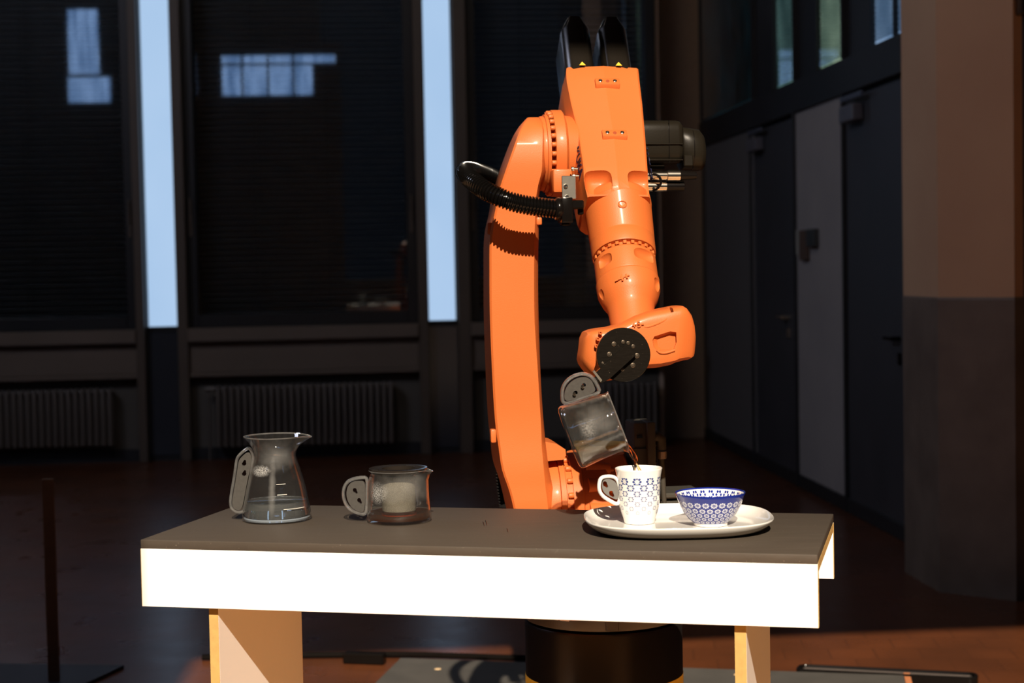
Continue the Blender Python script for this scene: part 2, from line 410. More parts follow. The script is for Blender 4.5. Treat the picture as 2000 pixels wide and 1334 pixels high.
radiator(-140, 225, 765, 872, 'dark column radiator at the far left, under the leftmost window')
radiator(420, 772, 752, 866, 'dark column radiator under the middle window between the two light slits')
radiator(1120, 1285, 748, 858, 'dark column radiator under the window behind the robot')
tn = 7
for a_, b_ in ((wins[0][0], bpx(262)), (bpx(363), bpx(812)), (bpx(914), sR)):
    g = G(); bb(g, a_, b_, BW(585, 662)[1], zsill, 0, .13, bev=.004); bb(g, a_, b_, BW(585, 722)[1], BW(585, 664)[1], 0, .07, bev=.004); bb(g, a_, b_, BW(585, 730)[1], BW(585, 722)[1], 0, .09, bev=.002)
    struct('trim_%d' % tn, g, mottled('dark_brown_sill', (.14, .108, .082), (.16, .122, .094), .55), smooth=0); tn += 1
g = G(); bb(g, -8, sR, 0, .09, .001, .02); struct('baseboard_back', g, LINTEL, smooth=0)

# right wall with two doors, panels, lintel and high windows
sA = RWp(1785, 600)[0]
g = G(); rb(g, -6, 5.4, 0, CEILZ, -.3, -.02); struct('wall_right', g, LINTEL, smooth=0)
def rpx(x, y=600): return RWp(x, y)[0]
zl0 = RWp(1700, 168)[1]; zl1 = RWp(1700, 95)[1]; zd = RWp(1700, 176)[1]
g = G(); rb(g, sA - .4, 5.2, zl0, zl1, -.02, .03, bev=.004); struct('trim_20', g, LINTEL, smooth=0)
g = G(); rb(g, rpx(1657), rpx(1562), .08, zl0, -.02, .012, bev=.003); struct('trim_21', g, PANEL, smooth=0)
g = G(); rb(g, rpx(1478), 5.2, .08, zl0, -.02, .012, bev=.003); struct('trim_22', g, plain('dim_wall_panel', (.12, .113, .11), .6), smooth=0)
g = G(); rb(g, -.5, 5.2, 0, .08, -.02, .02, bev=.003); struct('baseboard_right', g, LINTEL, smooth=0)
def door(k, x0, x1, hx, hy, paint):
    s0, s1 = rpx(x1), rpx(x0)
    root = struct('door_%d' % k, rb(G(), s0 + .04, s1 - .03, .012, zd, -.02, .006, bev=.003), paint, smooth=0)
    g = G(); rb(g, s0, s0 + .035, 0, zd + .05, -.02, .028, bev=.003); rb(g, s1 - .025, s1, 0, zd + .05, -.02, .028, bev=.003)
    part('door_frame', g, LINTEL, root, smooth=0)
    h = on_plane(hx, hy, RP + RN * .04, RN); g = G()
    g.tube([h - RN * .035, h, h + RN * .012], .012, 10); g.tube([h + RN * .01, h + RN * .012 + RD * .12], .009, 10); part('door_handle', g, STEEL if k == 2 else BLACKM, root)
    g = G(); g.box(h - Z * .1 - RN * .03, (.02, .006, .03), (RD, RN, Z), .003); part('lock_plate', g, STEEL if k == 2 else BLACKM, root)
    g = G(); g.box(RP + RD * (s1 - .25) + RN * .04 + Z * (zd - .10), (.13, .03, .045), (RD, RN, Z), .006); part('door_closer', g, plain('closer_paint', (.12, .12, .14), .35), root)
    g = G(); g.box(RP + RD * (s1 - .30) + RN * .05 + Z * (zd - .015), (.20, .008, .015), (RD, RN, Z), .003); part('closer_arm', g, plain('closer_arm_paint', (.08, .09, .12), .3), root)
door(1, 1655, 1783, 1745, 662, DOORM); door(2, 1474, 1562, 1530, 620, DOORM)
# high windows over the lintel
edges = [(1375, 1476, TR1), (1520, 1558, TR2), (1606, 1654, TR3), (1713, 1777, TR4)]
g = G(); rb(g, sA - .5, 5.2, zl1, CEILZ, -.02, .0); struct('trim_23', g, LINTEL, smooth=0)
for k, (x0, x1, mt) in enumerate(edges):
    s0, s1 = RWp(x1, 100)[0], RWp(x0, 100)[0]
    root = struct('window_%d' % (k + 6), rb(G(), s0, s1, zl1 + .01, 5.2, .001, .008), mt, smooth=0)
    g = G()
    for q in (s0 - .03, s1): rb(g, q, q + .03, zl1, 5.2, .0, .035)
    part('window_frame', g, LINTEL, root, smooth=0)
    g = G(); rb(g, s0, s1, zl1 + .012, 5.2, .022, .026); part('pane', g, WGLASS, root, smooth=0)
    if k == 3:
        g = G(); q = RWp(1757, 100)[0]; rb(g, q - .012, q + .012, zl1, 5.2, .008, .03); part('glazing_bar', g, LINTEL, root, smooth=0)
# notice sheets on the panel between the doors
def notice(name, x0, y0, x1, y1, mt, lab, cat, t=.012):
    s0, zb = RWp(x1, y1); s1, zt = RWp(x0, y0)
    g = G(); rb(g, s0, s1, zb, zt, .014, .014 + t, bev=.002); solo(name, g, mt, lab, cat, smooth=0)
notice('notice_sheet', 1556, 450, 1570, 498, PAPER, 'pale paper notice hanging at the edge between the two dark doors', 'paper', .004)
notice('card_holder', 1571, 450, 1586, 508, CORK, 'narrow brown card holder on the grey panel between the doors', 'holder', .02)
notice('wall_switch_box', 1588, 448, 1604, 481, plain('dark_box', (.04, .045, .045), .5), 'small dark switch box right of the brown card holder', 'switch', .03)

# pillar at the right, plaster above a stone dado
pl = [V((1.725, 7.45, 0)), V((1.764, 6.99, 0)), V((2.020, 6.78, 0)), V((2.42, 6.86, 0)), V((2.70, 7.10, 0)), V((2.70, 7.60, 0)), V((2.30, 8.0, 0)), V((1.80, 7.75, 0))]
zD = on_y(1900, 581, 6.88).z
def grow(P, k):
    c = sum(P, V((0, 0, 0))) / len(P); return [c + (p - c) * k for p in P]
def lift(P, z): return [V((p.x, p.y, z)) for p in P]
g = G(); g.loft([lift(grow(pl, .992), zD - .01), lift(grow(pl, .992), CEILZ)]); struct('wall_pillar', g, PLASTER, smooth=0)
g = G(); g.loft([lift(pl, .0), lift(pl, zD - .01), lift(grow(pl, .994), zD)]); struct('trim_24', g, STONE, smooth=0)
# wall return right of the pillar
g = G(); g.box((2.6, 5.9, CEILZ / 2), (.45, .12, CEILZ / 2), (X, Y, Z)); struct('wall_return', g, plain('beige_plaster', (.34, .25, .19), .85), smooth=0)

# side and rear walls (behind the camera), with a high opening added and stepped to crop the sun
g = G(); g.box((-7.4, 5.5, CEILZ / 2), (.1, 8, CEILZ / 2)); struct('wall_left', g, CEIL, smooth=0)
g = G(); g.box((4.6, 4.0, CEILZ / 2), (.1, 7, CEILZ / 2)); struct('wall_side_right', g, CEIL, smooth=0)
RY = -1.5
zo1 = 2.00 + math.tan(SUN_EL) / math.cos(SUN_AZ) * (3.6 - RY); zo0 = 1.2; xo0, xo1 = -.42, 3.95
def rw(g, x0, x1, z0, z1, d0=-.15, d1=0):
    p = V((0, RY, 0)); return wbox(g, p, BD, -BN, x0, x1, z0, z1, d0, d1)
g = G(); rw(g, -8, 6, 0, zo0); rw(g, -8, 6, zo1, CEILZ); rw(g, -8, xo0, zo0, 4.95); rw(g, -8, -.72, 4.95, zo1); rw(g, xo1, 6, zo0, zo1)
struct('wall_rear', g, CEIL, smooth=0)
g = G(); rw(g, -2.26, -.86, 4.14, 4.60, .005, .02); rw(g, -2.26, -.50, 4.64, 4.76, .005, .02); o = struct('window_11', g, REARW, smooth=0)
g = G()
for x in (-1.95, -1.55, -1.15): rw(g, x - .02, x + .02, 4.1, 4.8, .02, .04)
part('window_frame', g, LINTEL, o)
g = G(); rw(g, -4.64, -4.0, 4.06, 4.45, .005, .02); rw(g, -4.62, -4.16, 4.50, 5.5, .005, .02); rw(g, -2.78, -2.70, 4.14, 4.76, .005, .02); struct('window_12', g, REARW, smooth=0)
g = G(); rw(g, 4.12, 4.40, 4.04, 4.70, .005, .02); struct('window_13', g, REARW, smooth=0)
g = G(); g.box((.5, 2.2, .02), (2.6, 1.6, .02)); struct('trim_30', g, plain('pale_orange_bounce', (.80, .42, .19), .7), smooth=0)  # unseen platform, added to bounce warm sunlight onto the table legs

# ------------------------------------------------------------------ things on the floor
def seg_pts(a, b): return V(a), V(b)
P1, P2 = on_z(783, 1285, .03), on_z(1765, 1319, .03)
dd = (P2 - P1).normalized(); nn = V((dd.y, -dd.x, 0))
P3 = on_z(733, 1334, .03); left = (P3 - P1).normalized()
root = thing('floor_board', 'large grey painted floor board lying under and behind the black robot pedestal', 'board', (P1 + P2) / 2 - Z * .03)
q = [P1, P2, P2 + left * 2.6, P1 + left * 2.6]
g = G(); g.prism([V((p.x, p.y, .001)) for p in q], Z * .029); part('panel', g, GREYB, root, smooth=0)
e2 = left
g = G(); g.box((P2 + left * 1.25) * 1.0 + dd * .012 - Z * .015 + Z * 0, (.010, 1.3, .012), (dd, left, Z), 0); part('edge_strip', g, plain('sunlit_floor_orange', (.45, .16, .06), .7), root, label='orange strip painted as sunlit floor', smooth=0)  # orange colour stands in for sunlit floor beside the board
for (x, y) in ((855, 1307), (1440, 1318)):
    g = G(); c = on_z(x, y, .0305); g.rev([(.004, 0), (.012, .0006), (.010, .0015), (.002, .002)], c, Z, seg=14); part('screw_cover', g, plain('pale_plug', (.7, .5, .28), .7), root)
# small black block and cable behind the board
c = on_z(712, 1285, .02); g = G(); g.box(c, (.075, .022, .02), (dd, -nn, Z), .005); solo('door_stop_block', g, BLACKM, 'small black block lying on the cable behind the grey floor board', 'block')
a, b = on_z(585, 1280, .012), on_z(1010, 1285, .012); g = G(); g.tube(spline([a - X * .35 + Z * 0, a, a.lerp(b, .5) + Y * .03, b, b + X * .2 - Y * .02], 8), .011, 10)
solo('floor_cable', g, BLACKM, 'black cable running along the dark floor behind the grey board', 'cable')
# black frame at the right
fa, fb = on_z(1559, 1297, .03), on_z(1911, 1314, .03); fd = (fb - fa).normalized(); fn = V((fd.y, -fd.x, 0)); L = (fb - fa).length; Wf = .085
root = thing('floor_vent_frame', 'low black rounded metal frame lying on the brown floor at the right', 'frame', (fa + fb) / 2 + fn * Wf / 2 - Z * .03)
def rr_ring(L, W, r, ins, z):
    pts = []
    for cx, cy, a0 in ((L / 2 - r, W / 2 - r, 0), (-L / 2 + r, W / 2 - r, 90), (-L / 2 + r, -W / 2 + r, 180), (L / 2 - r, -W / 2 + r, 270)):
        for k in range(7):
            t = math.radians(a0 + 15 * k); pts.append((cx + (r - ins) * math.cos(t), cy + (r - ins) * math.sin(t)))
    c = (fa + fb) / 2 + fn * Wf / 2
    return [V((c.x, c.y, 0)) + fd * p[0] + fn * p[1] + Z * z for p in pts]
rings = [rr_ring(L, Wf, .03, i, z) for i, z in ((0, .001), (0, .028), (.004, .032), (.012, .032), (.016, .024), (.016, .001))]
g = G(); g.loft(rings, False, False); part('outer_rim', g, BLACKM, root)
rings = [rr_ring(L, Wf, .03, i, z) for i, z in ((.018, .001), (.018, .022), (.022, .026), (.027, .022), (.027, .001))]
g = G(); g.loft(rings, False, False); part('inner_rim', g, plain('worn_black_metal', (.06, .05, .045), .35), root, label='scuffed inner rim')
g = G(); g.prism(rr_ring(L, Wf, .03, .028, .004), Z * .006); part('mat', g, BASEP, root, smooth=0)
# steel stand at the left
pb = on_z(106, 1331, .012); ptop = on_y(96, 938, pb.y).z
root = thing('post_stand', 'rusty brown flat steel post on a black base plate at the left', 'stand', (pb.x, pb.y, 0))
g = G(); g.box((pb.x, pb.y, (ptop + .012) / 2 + .003), (.019, .006, (ptop - .012) / 2 + .002), (X, Y, Z), .001); part('post', g, IRON, root, smooth=0)
c1, c2 = on_z(242, 1300, .01), on_z(-60, 1296, .01)
g = G(); g.prism([V((c2.x, c2.y, .001)), V((c1.x, c1.y, .001)), V((c1.x - .14, c1.y - .5, .001)), V((c2.x - .1, c2.y - .5, .001))], Z * .011); part('base_plate', g, BASEP, root, smooth=0)
# hanging dark fixture in the top right corner
c = on_y(2010, 18, 6.725); root = thing('wall_bracket_lamp', 'black wall bracket lamp at the top right corner of the pillar', 'lamp', c)
g = G(); g.box(c + V((.03, 0, .03)), (.07, .06, .05), bev=.012, seg=2); part('housing', g, BLACKM, root)
g = G(); g.tube([c + V((.04, 0, 0)), c + V((.03, 0, -.07))], .022, 12); part('bracket', g, BLACKM, root)

# ------------------------------------------------------------------ table
TE = V((math.cos(.245), -math.sin(.245), 0)); TN = V((math.sin(.245), math.cos(.245), 0))
TO = V((-.683, 3.0532, .914)); TL, TW, TT, TH = 1.2147, .4553, .0163, .1059
def TP(e, n, z=0): return TO + TE * e + TN * n + Z * z
root = thing('table', 'narrow table with black stained top, white aprons and white board legs', 'table', TP(TL / 2, TW / 2, -.914))
g = G(); g.box(TP(TL / 2, TW / 2, -TT / 2), (TL / 2, TW / 2, TT / 2), (TE, TN, Z), .0016, 2)
part('tabletop', g, TOP, root, smooth=50)
for n0, n1, nm in ((.0005, .0165, 'front'), (TW - .0165, TW - .0005, 'rear')):
    g = G(); g.box(TP(TL / 2, (n0 + n1) / 2, -TT - TH / 2), (TL / 2, .008, TH / 2), (TE, TN, Z), .0004); a = part('apron', g, WHITE, root, smooth=0)
    for e in (.0, TL):
        g = G(); g.box(TP(e, (n0 + n1) / 2, -TT - TH / 2), (.0006, .0078, TH / 2 - .0002), (TE, TN, Z)); part('edge_band', g, MDF, a, label='raw fibreboard edge', smooth=0)
g = G(); g.box(TP(TL / 2, TW / 2, -TT - .008), (TL / 2, TW / 2 - .0168, .0078), (TE, TN, Z)); part('sub_top', g, MDF, root, label='raw fibreboard layer under the black top', smooth=0)
def e_of(x, y, n): p = on_plane(x, y, TP(0, n), TN); return (p - TO).dot(TE)
for x0, x1, lx in ((410, 428, 0), (1435, 1458, 0)):
    e0, e1 = e_of(x0, 1260, .022), e_of(x1, 1260, .022)
    g = G(); g.box(TP((e0 + e1) / 2, TW / 2, -(TT + .0158) / 2 - .457), ((e1 - e0) / 2, TW / 2 - .0225, .457 - .0161), (TE, TN, Z), .0004)
    a = part('leg', g, WHITE, root, smooth=0)
    for n in (.022, TW - .022):
        g = G(); g.box(TP((e0 + e1) / 2, n, -(TT + .0158) / 2 - .457), ((e1 - e0) / 2 - .0002, .0006, .457 - .0163), (TE, TN, Z)); part('edge_band', g, MDF, a, label='raw fibreboard edge', smooth=0)
# staple bits and hairs on the table
for k, (x0, y0, x1, y1) in enumerate(((943, 1019, 946, 1027), (948, 1016, 951, 1026), (990, 1032, 992, 1039))):
    a, b = on_z(x0, y0, .9148), on_z(x1, y1, .9148); g = G(); g.tube([a, a.lerp(b, .5) + Z * .002, b], .0005, 6)
    solo('wire_staple', g, BLACKM, ['bent black wire staple on the tabletop, leftmost of the tiny bits', 'bent black wire staple, second of the tiny bits on the tabletop', 'tiny black wire bit nearest the table front edge'][k], 'staple', 'tiny wire bits on the tabletop')

# ------------------------------------------------------------------ robot
YAW = math.radians(7)
RO = V((.192, 3.75, 0)); RR = V((math.cos(YAW), math.sin(YAW), 0)); RF = V((math.sin(YAW), -math.cos(YAW), 0))
def R(u, v, f): return on_plane(u, v, RO + RF * f, RF)
def rl(p): q = p - RO; return q.dot(RR), q.dot(RF), q.z
def RL(r, f, z): return RO + RR * r + RF * f + Z * z
robot = thing('robot_arm', 'orange industrial robot arm on a black pedestal, pouring tea behind the table', 'robot', RO)
PR = .176
g = G(); g.rev([(PR, .0), (PR, .60), (PR - .004, .606), (PR - .02, .606)], RO, seg=96); ped = part('pedestal', g, plain('black_steel_tube', (.010, .008, .007), .30, spec=.5), robot)
g = G(); g.rev([(PR + .0008, .39), (PR + .0008, .486), (PR, .4865), (PR, .3895)], RO, seg=96, cap0=False, cap1=False); part('warning_band', g, YELLOW, ped, label='yellow label band round the pedestal')
zr = on_y(1168, 1231, 3.575).z
g = G(); g.rev([(PR * .99, zr - .004), (PR * 1.0, zr), (PR * 1.0, zr + .024), (PR * .985, zr + .027), (.05, zr + .027)], RO, seg=96)
g.box(RO + RF * (PR + .001) + Z * (zr + .012) + RR * -.012, (.014, .006, .014), (RR, RF, Z), .002); ringo = part('base_flange', g, plain('dark_grey_flange', (.05, .043, .036), .38), robot)
for t, s_ in ((-118, .034), (-58, .03), (-138, .02)):
    pass
# small white printed marks on the flange
for deg, wd_ in ((-48, .03), (-38, .022), (36, .02), (30, .012)):
    t = math.radians(deg); d = RF * math.cos(t) + RR * math.sin(t); side = RR * math.cos(t) - RF * math.sin(t)
    g = G(); g.box(RO + d * (PR + .0006) + Z * (zr + .018), (wd_ / 2, .0008, .0016), (side, d, Z)); part('printed_mark', g, WHITEP, ringo)
A2 = R(1100, 985, .10); A3 = R(1090, 300, .15)
A2 = RL(0, *rl(A2)[1:]); A3 = RL(0, *rl(A3)[1:])
def rx(px, py, f): return rl(R(px, py, f))[0]
# rotating column
zb = zr + .027
g = G(); cz = A2.z
rings = []
for z, hw, hd in ((zb + .001, .15, .15), (zb + .03, .15, .15), (zb + .06, .115, .125), (cz - .12, .10, .12), (cz - .04, .075, .135), (cz + .03, .07, .125), (cz + .075, .068, .10), (cz + .105, .06, .07)):
    ring = []
    for j in range(40):
        t = 2 * math.pi * j / 40; c_, s_ = math.cos(t), math.sin(t); p = 2 / 3.2
        ring.append(RL(.0 + math.copysign(abs(c_) ** p, c_) * hw - .02, .05 + math.copysign(abs(s_) ** p, s_) * hd, z))
    rings.append(ring)
g.loft(rings); column = part('rotating_column', g, ORANGE, robot, smooth=50)
def a2rev(prof, seg=64): return G().rev([(r, rx(px, 950, .10 + r)) for px, r in prof], A2, RR, Z, seg)
part('shoulder_hub', a2rev([(1058, .085), (1066, .100), (1088, .106), (1096, .106), (1098, .102)]), ORANGE, robot)
fl = part('shoulder_flange', a2rev([(1094, .090), (1098, .1095), (1108, .1095), (1109, .101), (1121, .101), (1122, .110), (1141, .110), (1143, .104), (1190, .10), (1197, .085)]), ORANGE, robot)
# bolts
def bolt_mesh(name, r, h, mat, seg=6, sock=True):
    g = G(); g.rev([(r * .9, 0), (r, h * .12), (r, h * .8), (r * .85, h)] + ([(r * .5, h), (r * .45, h * .5)] if sock else []), seg=seg); me = tomesh(name, g, 40); me.materials.append(mat); return me
BOLT = bolt_mesh('bolt', .0062, .012, ORANGE, 10)
def ring_bolts(parent, o, ax, px, rad, n, me, f0, py, a0=0, rng=None):
    q = V(ax).to_track_quat('Z', 'X')
    for i in range(n):
        t = 2 * math.pi * (i + a0) / n
        d = Z * math.cos(t) + RF * math.sin(t)
        if rng and not (rng[0] <= math.degrees(t) <= rng[1]): continue
        inst('bolt', me, parent, o + RR * px + d * rad, q)
ring_bolts(fl, A2, -RR, rx(1121, 950, .2), .1045, 20, BOLT, .1, 950)
# gearbox lobes and bolts at the right end of the shoulder
g = G()
for t in range(0, 360, 30):
    a = math.radians(t); d = Z * math.cos(a) + RF * math.sin(a)
    g.tube([A2 + RR * rx(1150, 950, .2) + d * .098, A2 + RR * rx(1200, 950, .2) + d * .090], [.017, .013], 12)
part('gearbox_ribs', g, ORANGE, fl, smooth=50)
ring_bolts(fl, A2, RR, rx(1197, 950, .2), .088, 12, BOLT, .1, 950)
# stop block on the left of the column top
g = G(); b0 = R(1064, 880, .13); c = R(1083, 878, .14)
g.loft([[RL(*p) for p in ((rl(R(1060, 861, .17))[0], f, rl(R(1060, 861, .17))[2]), (rl(R(1085, 866, .17))[0], f, rl(R(1085, 866, .17))[2]), (rl(R(1094, 871, .17))[0], f, rl(R(1094, 871, .17))[2]), (rl(R(1103, 877, .17))[0], f, rl(R(1103, 877, .17))[2]), (rl(R(1104, 889, .17))[0], f, rl(R(1104, 889, .17))[2]), (rl(R(1098, 897, .17))[0], f, rl(R(1098, 897, .17))[2]), (rl(R(1064, 900, .17))[0], f, rl(R(1064, 900, .17))[2]))] for f in (.06, .075, .165, .18)])
part('stop_block', g, ORANGE, robot)
# link arm
rows = [(229, 1031, 1050, 1052, .152, .035), (240, 1023, 1057, 1063, .152, .055), (254, 1016, 1060, 1066, .151, .07), (272, 1009, 1060, 1067, .15, .08), (309, 996, 1059, 1067, .15, .087), (335, 987, 1058, 1066, .15, .087),
        (362, 978, 1051, 1057, .15, .085), (385, 972, 1047, 1052, .15, .082), (409, 968, 1046, 1051, .15, .08), (458, 958, 1044, 1052, .148, .08), (535, 956.5, 1043, 1051, .145, .08), (625, 957.5, 1044, 1052, .14, .082),
        (737, 962, 1051, 1056, .13, .086), (805, 966, 1055, 1060, .12, .09), (841, 969.5, 1057, 1063, .115, .094), (872, 974, 1058, 1066, .11, .10), (917, 981, 1062, 1072, .105, .108), (958, 995, 1066, 1080, .10, .112), (990, 1003, 1070, 1085, .10, .112),
        (1035, 1012, 1070, 1085, .10, .10), (1070, 1022, 1070, 1080, .10, .07), (1085, 1030, 1068, 1074, .10, .04)]
def arm_ring(y):
    flx, frx, orx, fc, hd = interp(rows, y); f = fc + hd
    p0, p1, p2 = R(flx, y, f), R(frx, y, f), R(orx, y, f - .02); z = R((flx + frx) / 2, y, f).z
    r0, r1, r2 = rl(p0)[0], rl(p1)[0], rl(p2)[0]; r2 = max(r2, r1 + .002)
    k = min(1, hd / .08)
    return [RL(r0, f - .004, z), RL(r0 + .004, f, z), RL(r1, f, z), RL(r2, f - .02 * k, z), RL(r2, fc - hd + .02 * k, z), RL(r1, fc - hd, z), RL(r0 + .016 * k, fc - hd, z), RL(r0 + .002, fc - hd + .02 * k, z)]
ys = [r[0] for r in rows]; fine = []
for a, b in zip(ys, ys[1:]):
    n = max(1, int((b - a) / 12))
    fine += [a + (b - a) * k / n for k in range(n)]
fine.append(ys[-1])
# smooth rows with catmull
def crow(y):
    i = max(k for k in range(len(rows)) if rows[k][0] <= y); 
    if i >= len(rows) - 1: return rows[-1][1:]
    p = [rows[max(i - 1, 0)], rows[i], rows[i + 1], rows[min(i + 2, len(rows) - 1)]]; t = (y - p[1][0]) / (p[2][0] - p[1][0]); out = []
    for c in range(1, 6):
        m1 = (p[2][c] - p[0][c]) / max(1, p[2][0] - p[0][0]) * (p[2][0] - p[1][0]); m2 = (p[3][c] - p[1][c]) / max(1, p[3][0] - p[1][0]) * (p[2][0] - p[1][0])
        out.append((2 * t ** 3 - 3 * t * t + 1) * p[1][c] + (t ** 3 - 2 * t * t + t) * m1 + (-2 * t ** 3 + 3 * t * t) * p[2][c] + (t ** 3 - t * t) * m2)
    return out
_interp = interp
def interp(r, y): return crow(y) if r is rows else _interp(r, y)
g = G(); g.loft([arm_ring(y) for y in fine]); link = part('link_arm', g, ORANGE, robot, smooth=40)
for x, y, f, sz in ((956, 446, .20, (.005, .012, .012)), (963, 851, .19, (.006, .012, .014)), (1052, 432, .21, (.006, .01, .008))):
    g = G(); g.box(R(x, y, f), sz, (RR, RF, Z), .003, 2); part('lug', g, ORANGE, link)
# pitted weld dots down the arm (cast marks)
# A3 flange
def a3rev(prof, seg=72, fo=.08): return G().rev([(r, rx(px, 300, .15 + fo)) for px, r in prof], A3, RR, Z, seg)
part('elbow_hub', a3rev([(1060, .06), (1063, .077), (1066, .0785), (1071, .0785), (1072, .082), (1078, .082), (1079, .072), (1086, .072)]), ORANGE, robot)
ef = part('elbow_flange', a3rev([(1085, .070), (1086, .0905), (1088, .0915), (1106, .0915), (1109, .088), (1112, .080), (1135, .076)]), ORANGE, robot)
B2 = bolt_mesh('bolt', .0055, .010, ORANGE, 10)
ring_bolts(ef, A3, -RR, rx(1087, 300, .23), .0845, 28, B2, .1, 300, .3)
# forearm frame
E_ = R(1193, 300, .165); W_ = R(1241, 672, .45); FU = (W_ - E_).normalized()
FS = (RR - FU * RR.dot(FU)).normalized(); FN = FS.cross(FU); FN = FN if FN.dot(RF) > 0 else -FN
def ax_at(y):
    lo, hi = -.6, .9
    for _ in range(40):
        mid = (lo + hi) / 2
        if proj(E_ + FU * mid)[1] < y: lo = mid
        else: hi = mid
    return lo
def FA(t, s=0, n=0): return E_ + FU * t + FS * s + FN * n
def s_at(px, t, n):
    """side offset so that the point at axial t, height n shows at pixel column px"""
    a = FA(t, 0, n); x0 = proj(a)[0]; x1 = proj(a + FS * .01)[0]; return (px - x0) / (x1 - x0) * .01
def frev(prof, seg=64, fn=None): return G().rev([(r, ax_at(y)) for y, r in prof], E_, FU, FN, seg, fn=fn)
def t_front(y, n):
    """axial t whose front surface point (height n) shows at pixel row y"""
    lo, hi = -.6, .9
    for _ in range(40):
        mid = (lo + hi) / 2
        if proj(FA(mid, 0, n))[1] < y: lo = mid
        else: hi = mid
    return lo
hn = .066
hrows = [(132, 1103, 1108, 1248, .060), (140, 1099, 1107, 1249, .064), (160, 1098, 1108.5, 1251, .066), (202, 1105, 1117, 1256, .067), (263, 1115, 1132, 1261.5, .068), (325, 1128, 1141, 1266, .069), (352, 1134, 1142, 1268, .069), (368, 1137, 1145, 1270, .067), (384, 1141, 1149, 1271, .058)]
rings = []
for y, ol, fl_, fr_, n in hrows:
    t = t_front(y, n); a, b, c = s_at(ol, t, n - .04), s_at(fl_, t, n), s_at(fr_, t, n); mid = (b + c) / 2
    rings.append([FA(t, a, n - .045), FA(t, a + .0015, n - .036), FA(t, b - .001, n - .003), FA(t, b + .003, n - .0005), FA(t, mid - .002, n + .0045), FA(t, mid, n + .005), FA(t, mid + .002, n + .0045), FA(t, c - .005, n - .0005), FA(t, c - .001, n - .004), FA(t, c + .003, n - .03), FA(t, c + .002, -.055), FA(t, c - .015, -.07), FA(t, a + .015, -.07), FA(t, a, -.055)])
g = G(); g.loft(rings); housing = part('forearm_housing', g, ORANGE, robot, smooth=28)
cut = []
for px in (1168, 1253):
    t = t_front(357, hn); s0 = s_at(px, t, hn); c = FA(t, s0, hn + .012)
    k = G(); nn_ = 20; rg = []
    for i in range(1, 12):
        ph = math.pi * i / 12; ring = []
        for j in range(28):
            th = 2 * math.pi * j / 28; cc, ss = math.cos(th), math.sin(th); p = .55
            ring.append(c + FS * (.029 * math.sin(ph) ** .6 * math.copysign(abs(cc) ** p, cc)) + FU * (.029 * math.sin(ph) ** .6 * math.copysign(abs(ss) ** p, ss)) - FN * (.036 * math.cos(ph)))
        rg.append(ring)
    k.loft(rg); cut.append(k)
boolean(housing, cut)
fcyl = part('forearm_cylinder', frev([(385, .050), (392, .0655), (396, .0690), (399, .0700), (408, .0702), (409, .0692), (474, .0660), (475, .0652), (477, .0652), (478, .0658), (500, .0650), (503, .0640), (503.5, .055), (512, .055)]), ORANGE, robot)
g = G(); t = t_front(399, .069); s0 = s_at(1216, t, .069); c = FA(t, s0, .066); pn = (FN * .067 + FS * s0).normalized()
g.rev([(.0092, .001), (.0092, .0056), (.0082, .0062), (.0074, .0056), (.0074, .0034), (.0022, .0034), (.0014, .001)], c - FN * .002, pn, FS, 28); part('oil_plug', g, ORANGE, fcyl, label='round screw plug')
# bolted joint gap
tb = ax_at(507)
BM = G(); BM.box((0, 0, 0), (.0036, .0040, .005), bev=.001); bme = tomesh('bolt', BM, 30); bme.materials.append(ORANGE)
for i in range(24):
    t = 2 * math.pi * (i + .5) / 24; d = FN * math.cos(t) + FS * math.sin(t)
    mt = Matrix((FS * math.cos(t) - FN * math.sin(t), FU, d)).transposed(); inst('bolt', bme, fcyl, FA(tb) + d * .0575, mt.to_quaternion())
def wfn(r, h, t): return (r, h)
wr = part('wrist_tube', frev([(510, .050), (511.5, .0605), (514, .0625), (551, .0622), (553, .0615), (556, .0640), (575, .0625), (590, .0560), (601, .0480), (612, .0455), (640, .0435), (665, .042)]), ORANGE, robot)
def ell(c, ax, rad, p=1.0, sub=24):
    k = G(); rg = []
    for i in range(1, 12):
        ph = math.pi * i / 12; ring = []
        for j in range(sub):
            th = 2 * math.pi * j / sub; cc, ss = math.cos(th), math.sin(th)
            ring.append(c + ax[0] * (rad[0] * math.sin(ph) * math.copysign(abs(cc) ** p, cc)) + ax[1] * (rad[1] * math.sin(ph) * math.copysign(abs(ss) ** p, ss)) + ax[2] * (rad[2] * math.cos(ph)))
        rg.append(ring)
    k.loft(rg); return k
cut = []
def around(deg, ypx, r):
    t = math.radians(deg); d = FN * math.cos(t) + FS * math.sin(t); sd = FS * math.cos(t) - FN * math.sin(t); return FA(ax_at(ypx)) + d * r, sd, d
for deg, yp, hs, hu, dp in ((-52, 531, .021, .0145, .014), (30, 529, .033, .0150, .015), (150, 531, .03, .0145, .014), (-78, 588, .014, .018, .012), (58, 577, .015, .017, .012)):
    c, sd, d = around(deg, yp, .067); cut.append(ell(c, (sd, FU, d), (hs, hu, dp), .6))
boolean(wr, cut)
# lettering on the neck and the wrist
g = text_mesh('-4+', .022, .0008); t = t_front(540, .064); s0 = s_at(1216, t, .064); th = math.asin(max(-1, min(1, s0 / .064)))
dN = FN * math.cos(th) + FS * math.sin(th); dS = FS * math.cos(th) - FN * math.sin(th)
ux = (dS * .98 - FU * .10).normalized(); uy = dN.cross(ux)
place(g, FA(t) + dN * .0636, ux, uy, dN); part('raised_lettering', g, ORANGE, wr, label='raised -4+ marking', smooth=0)
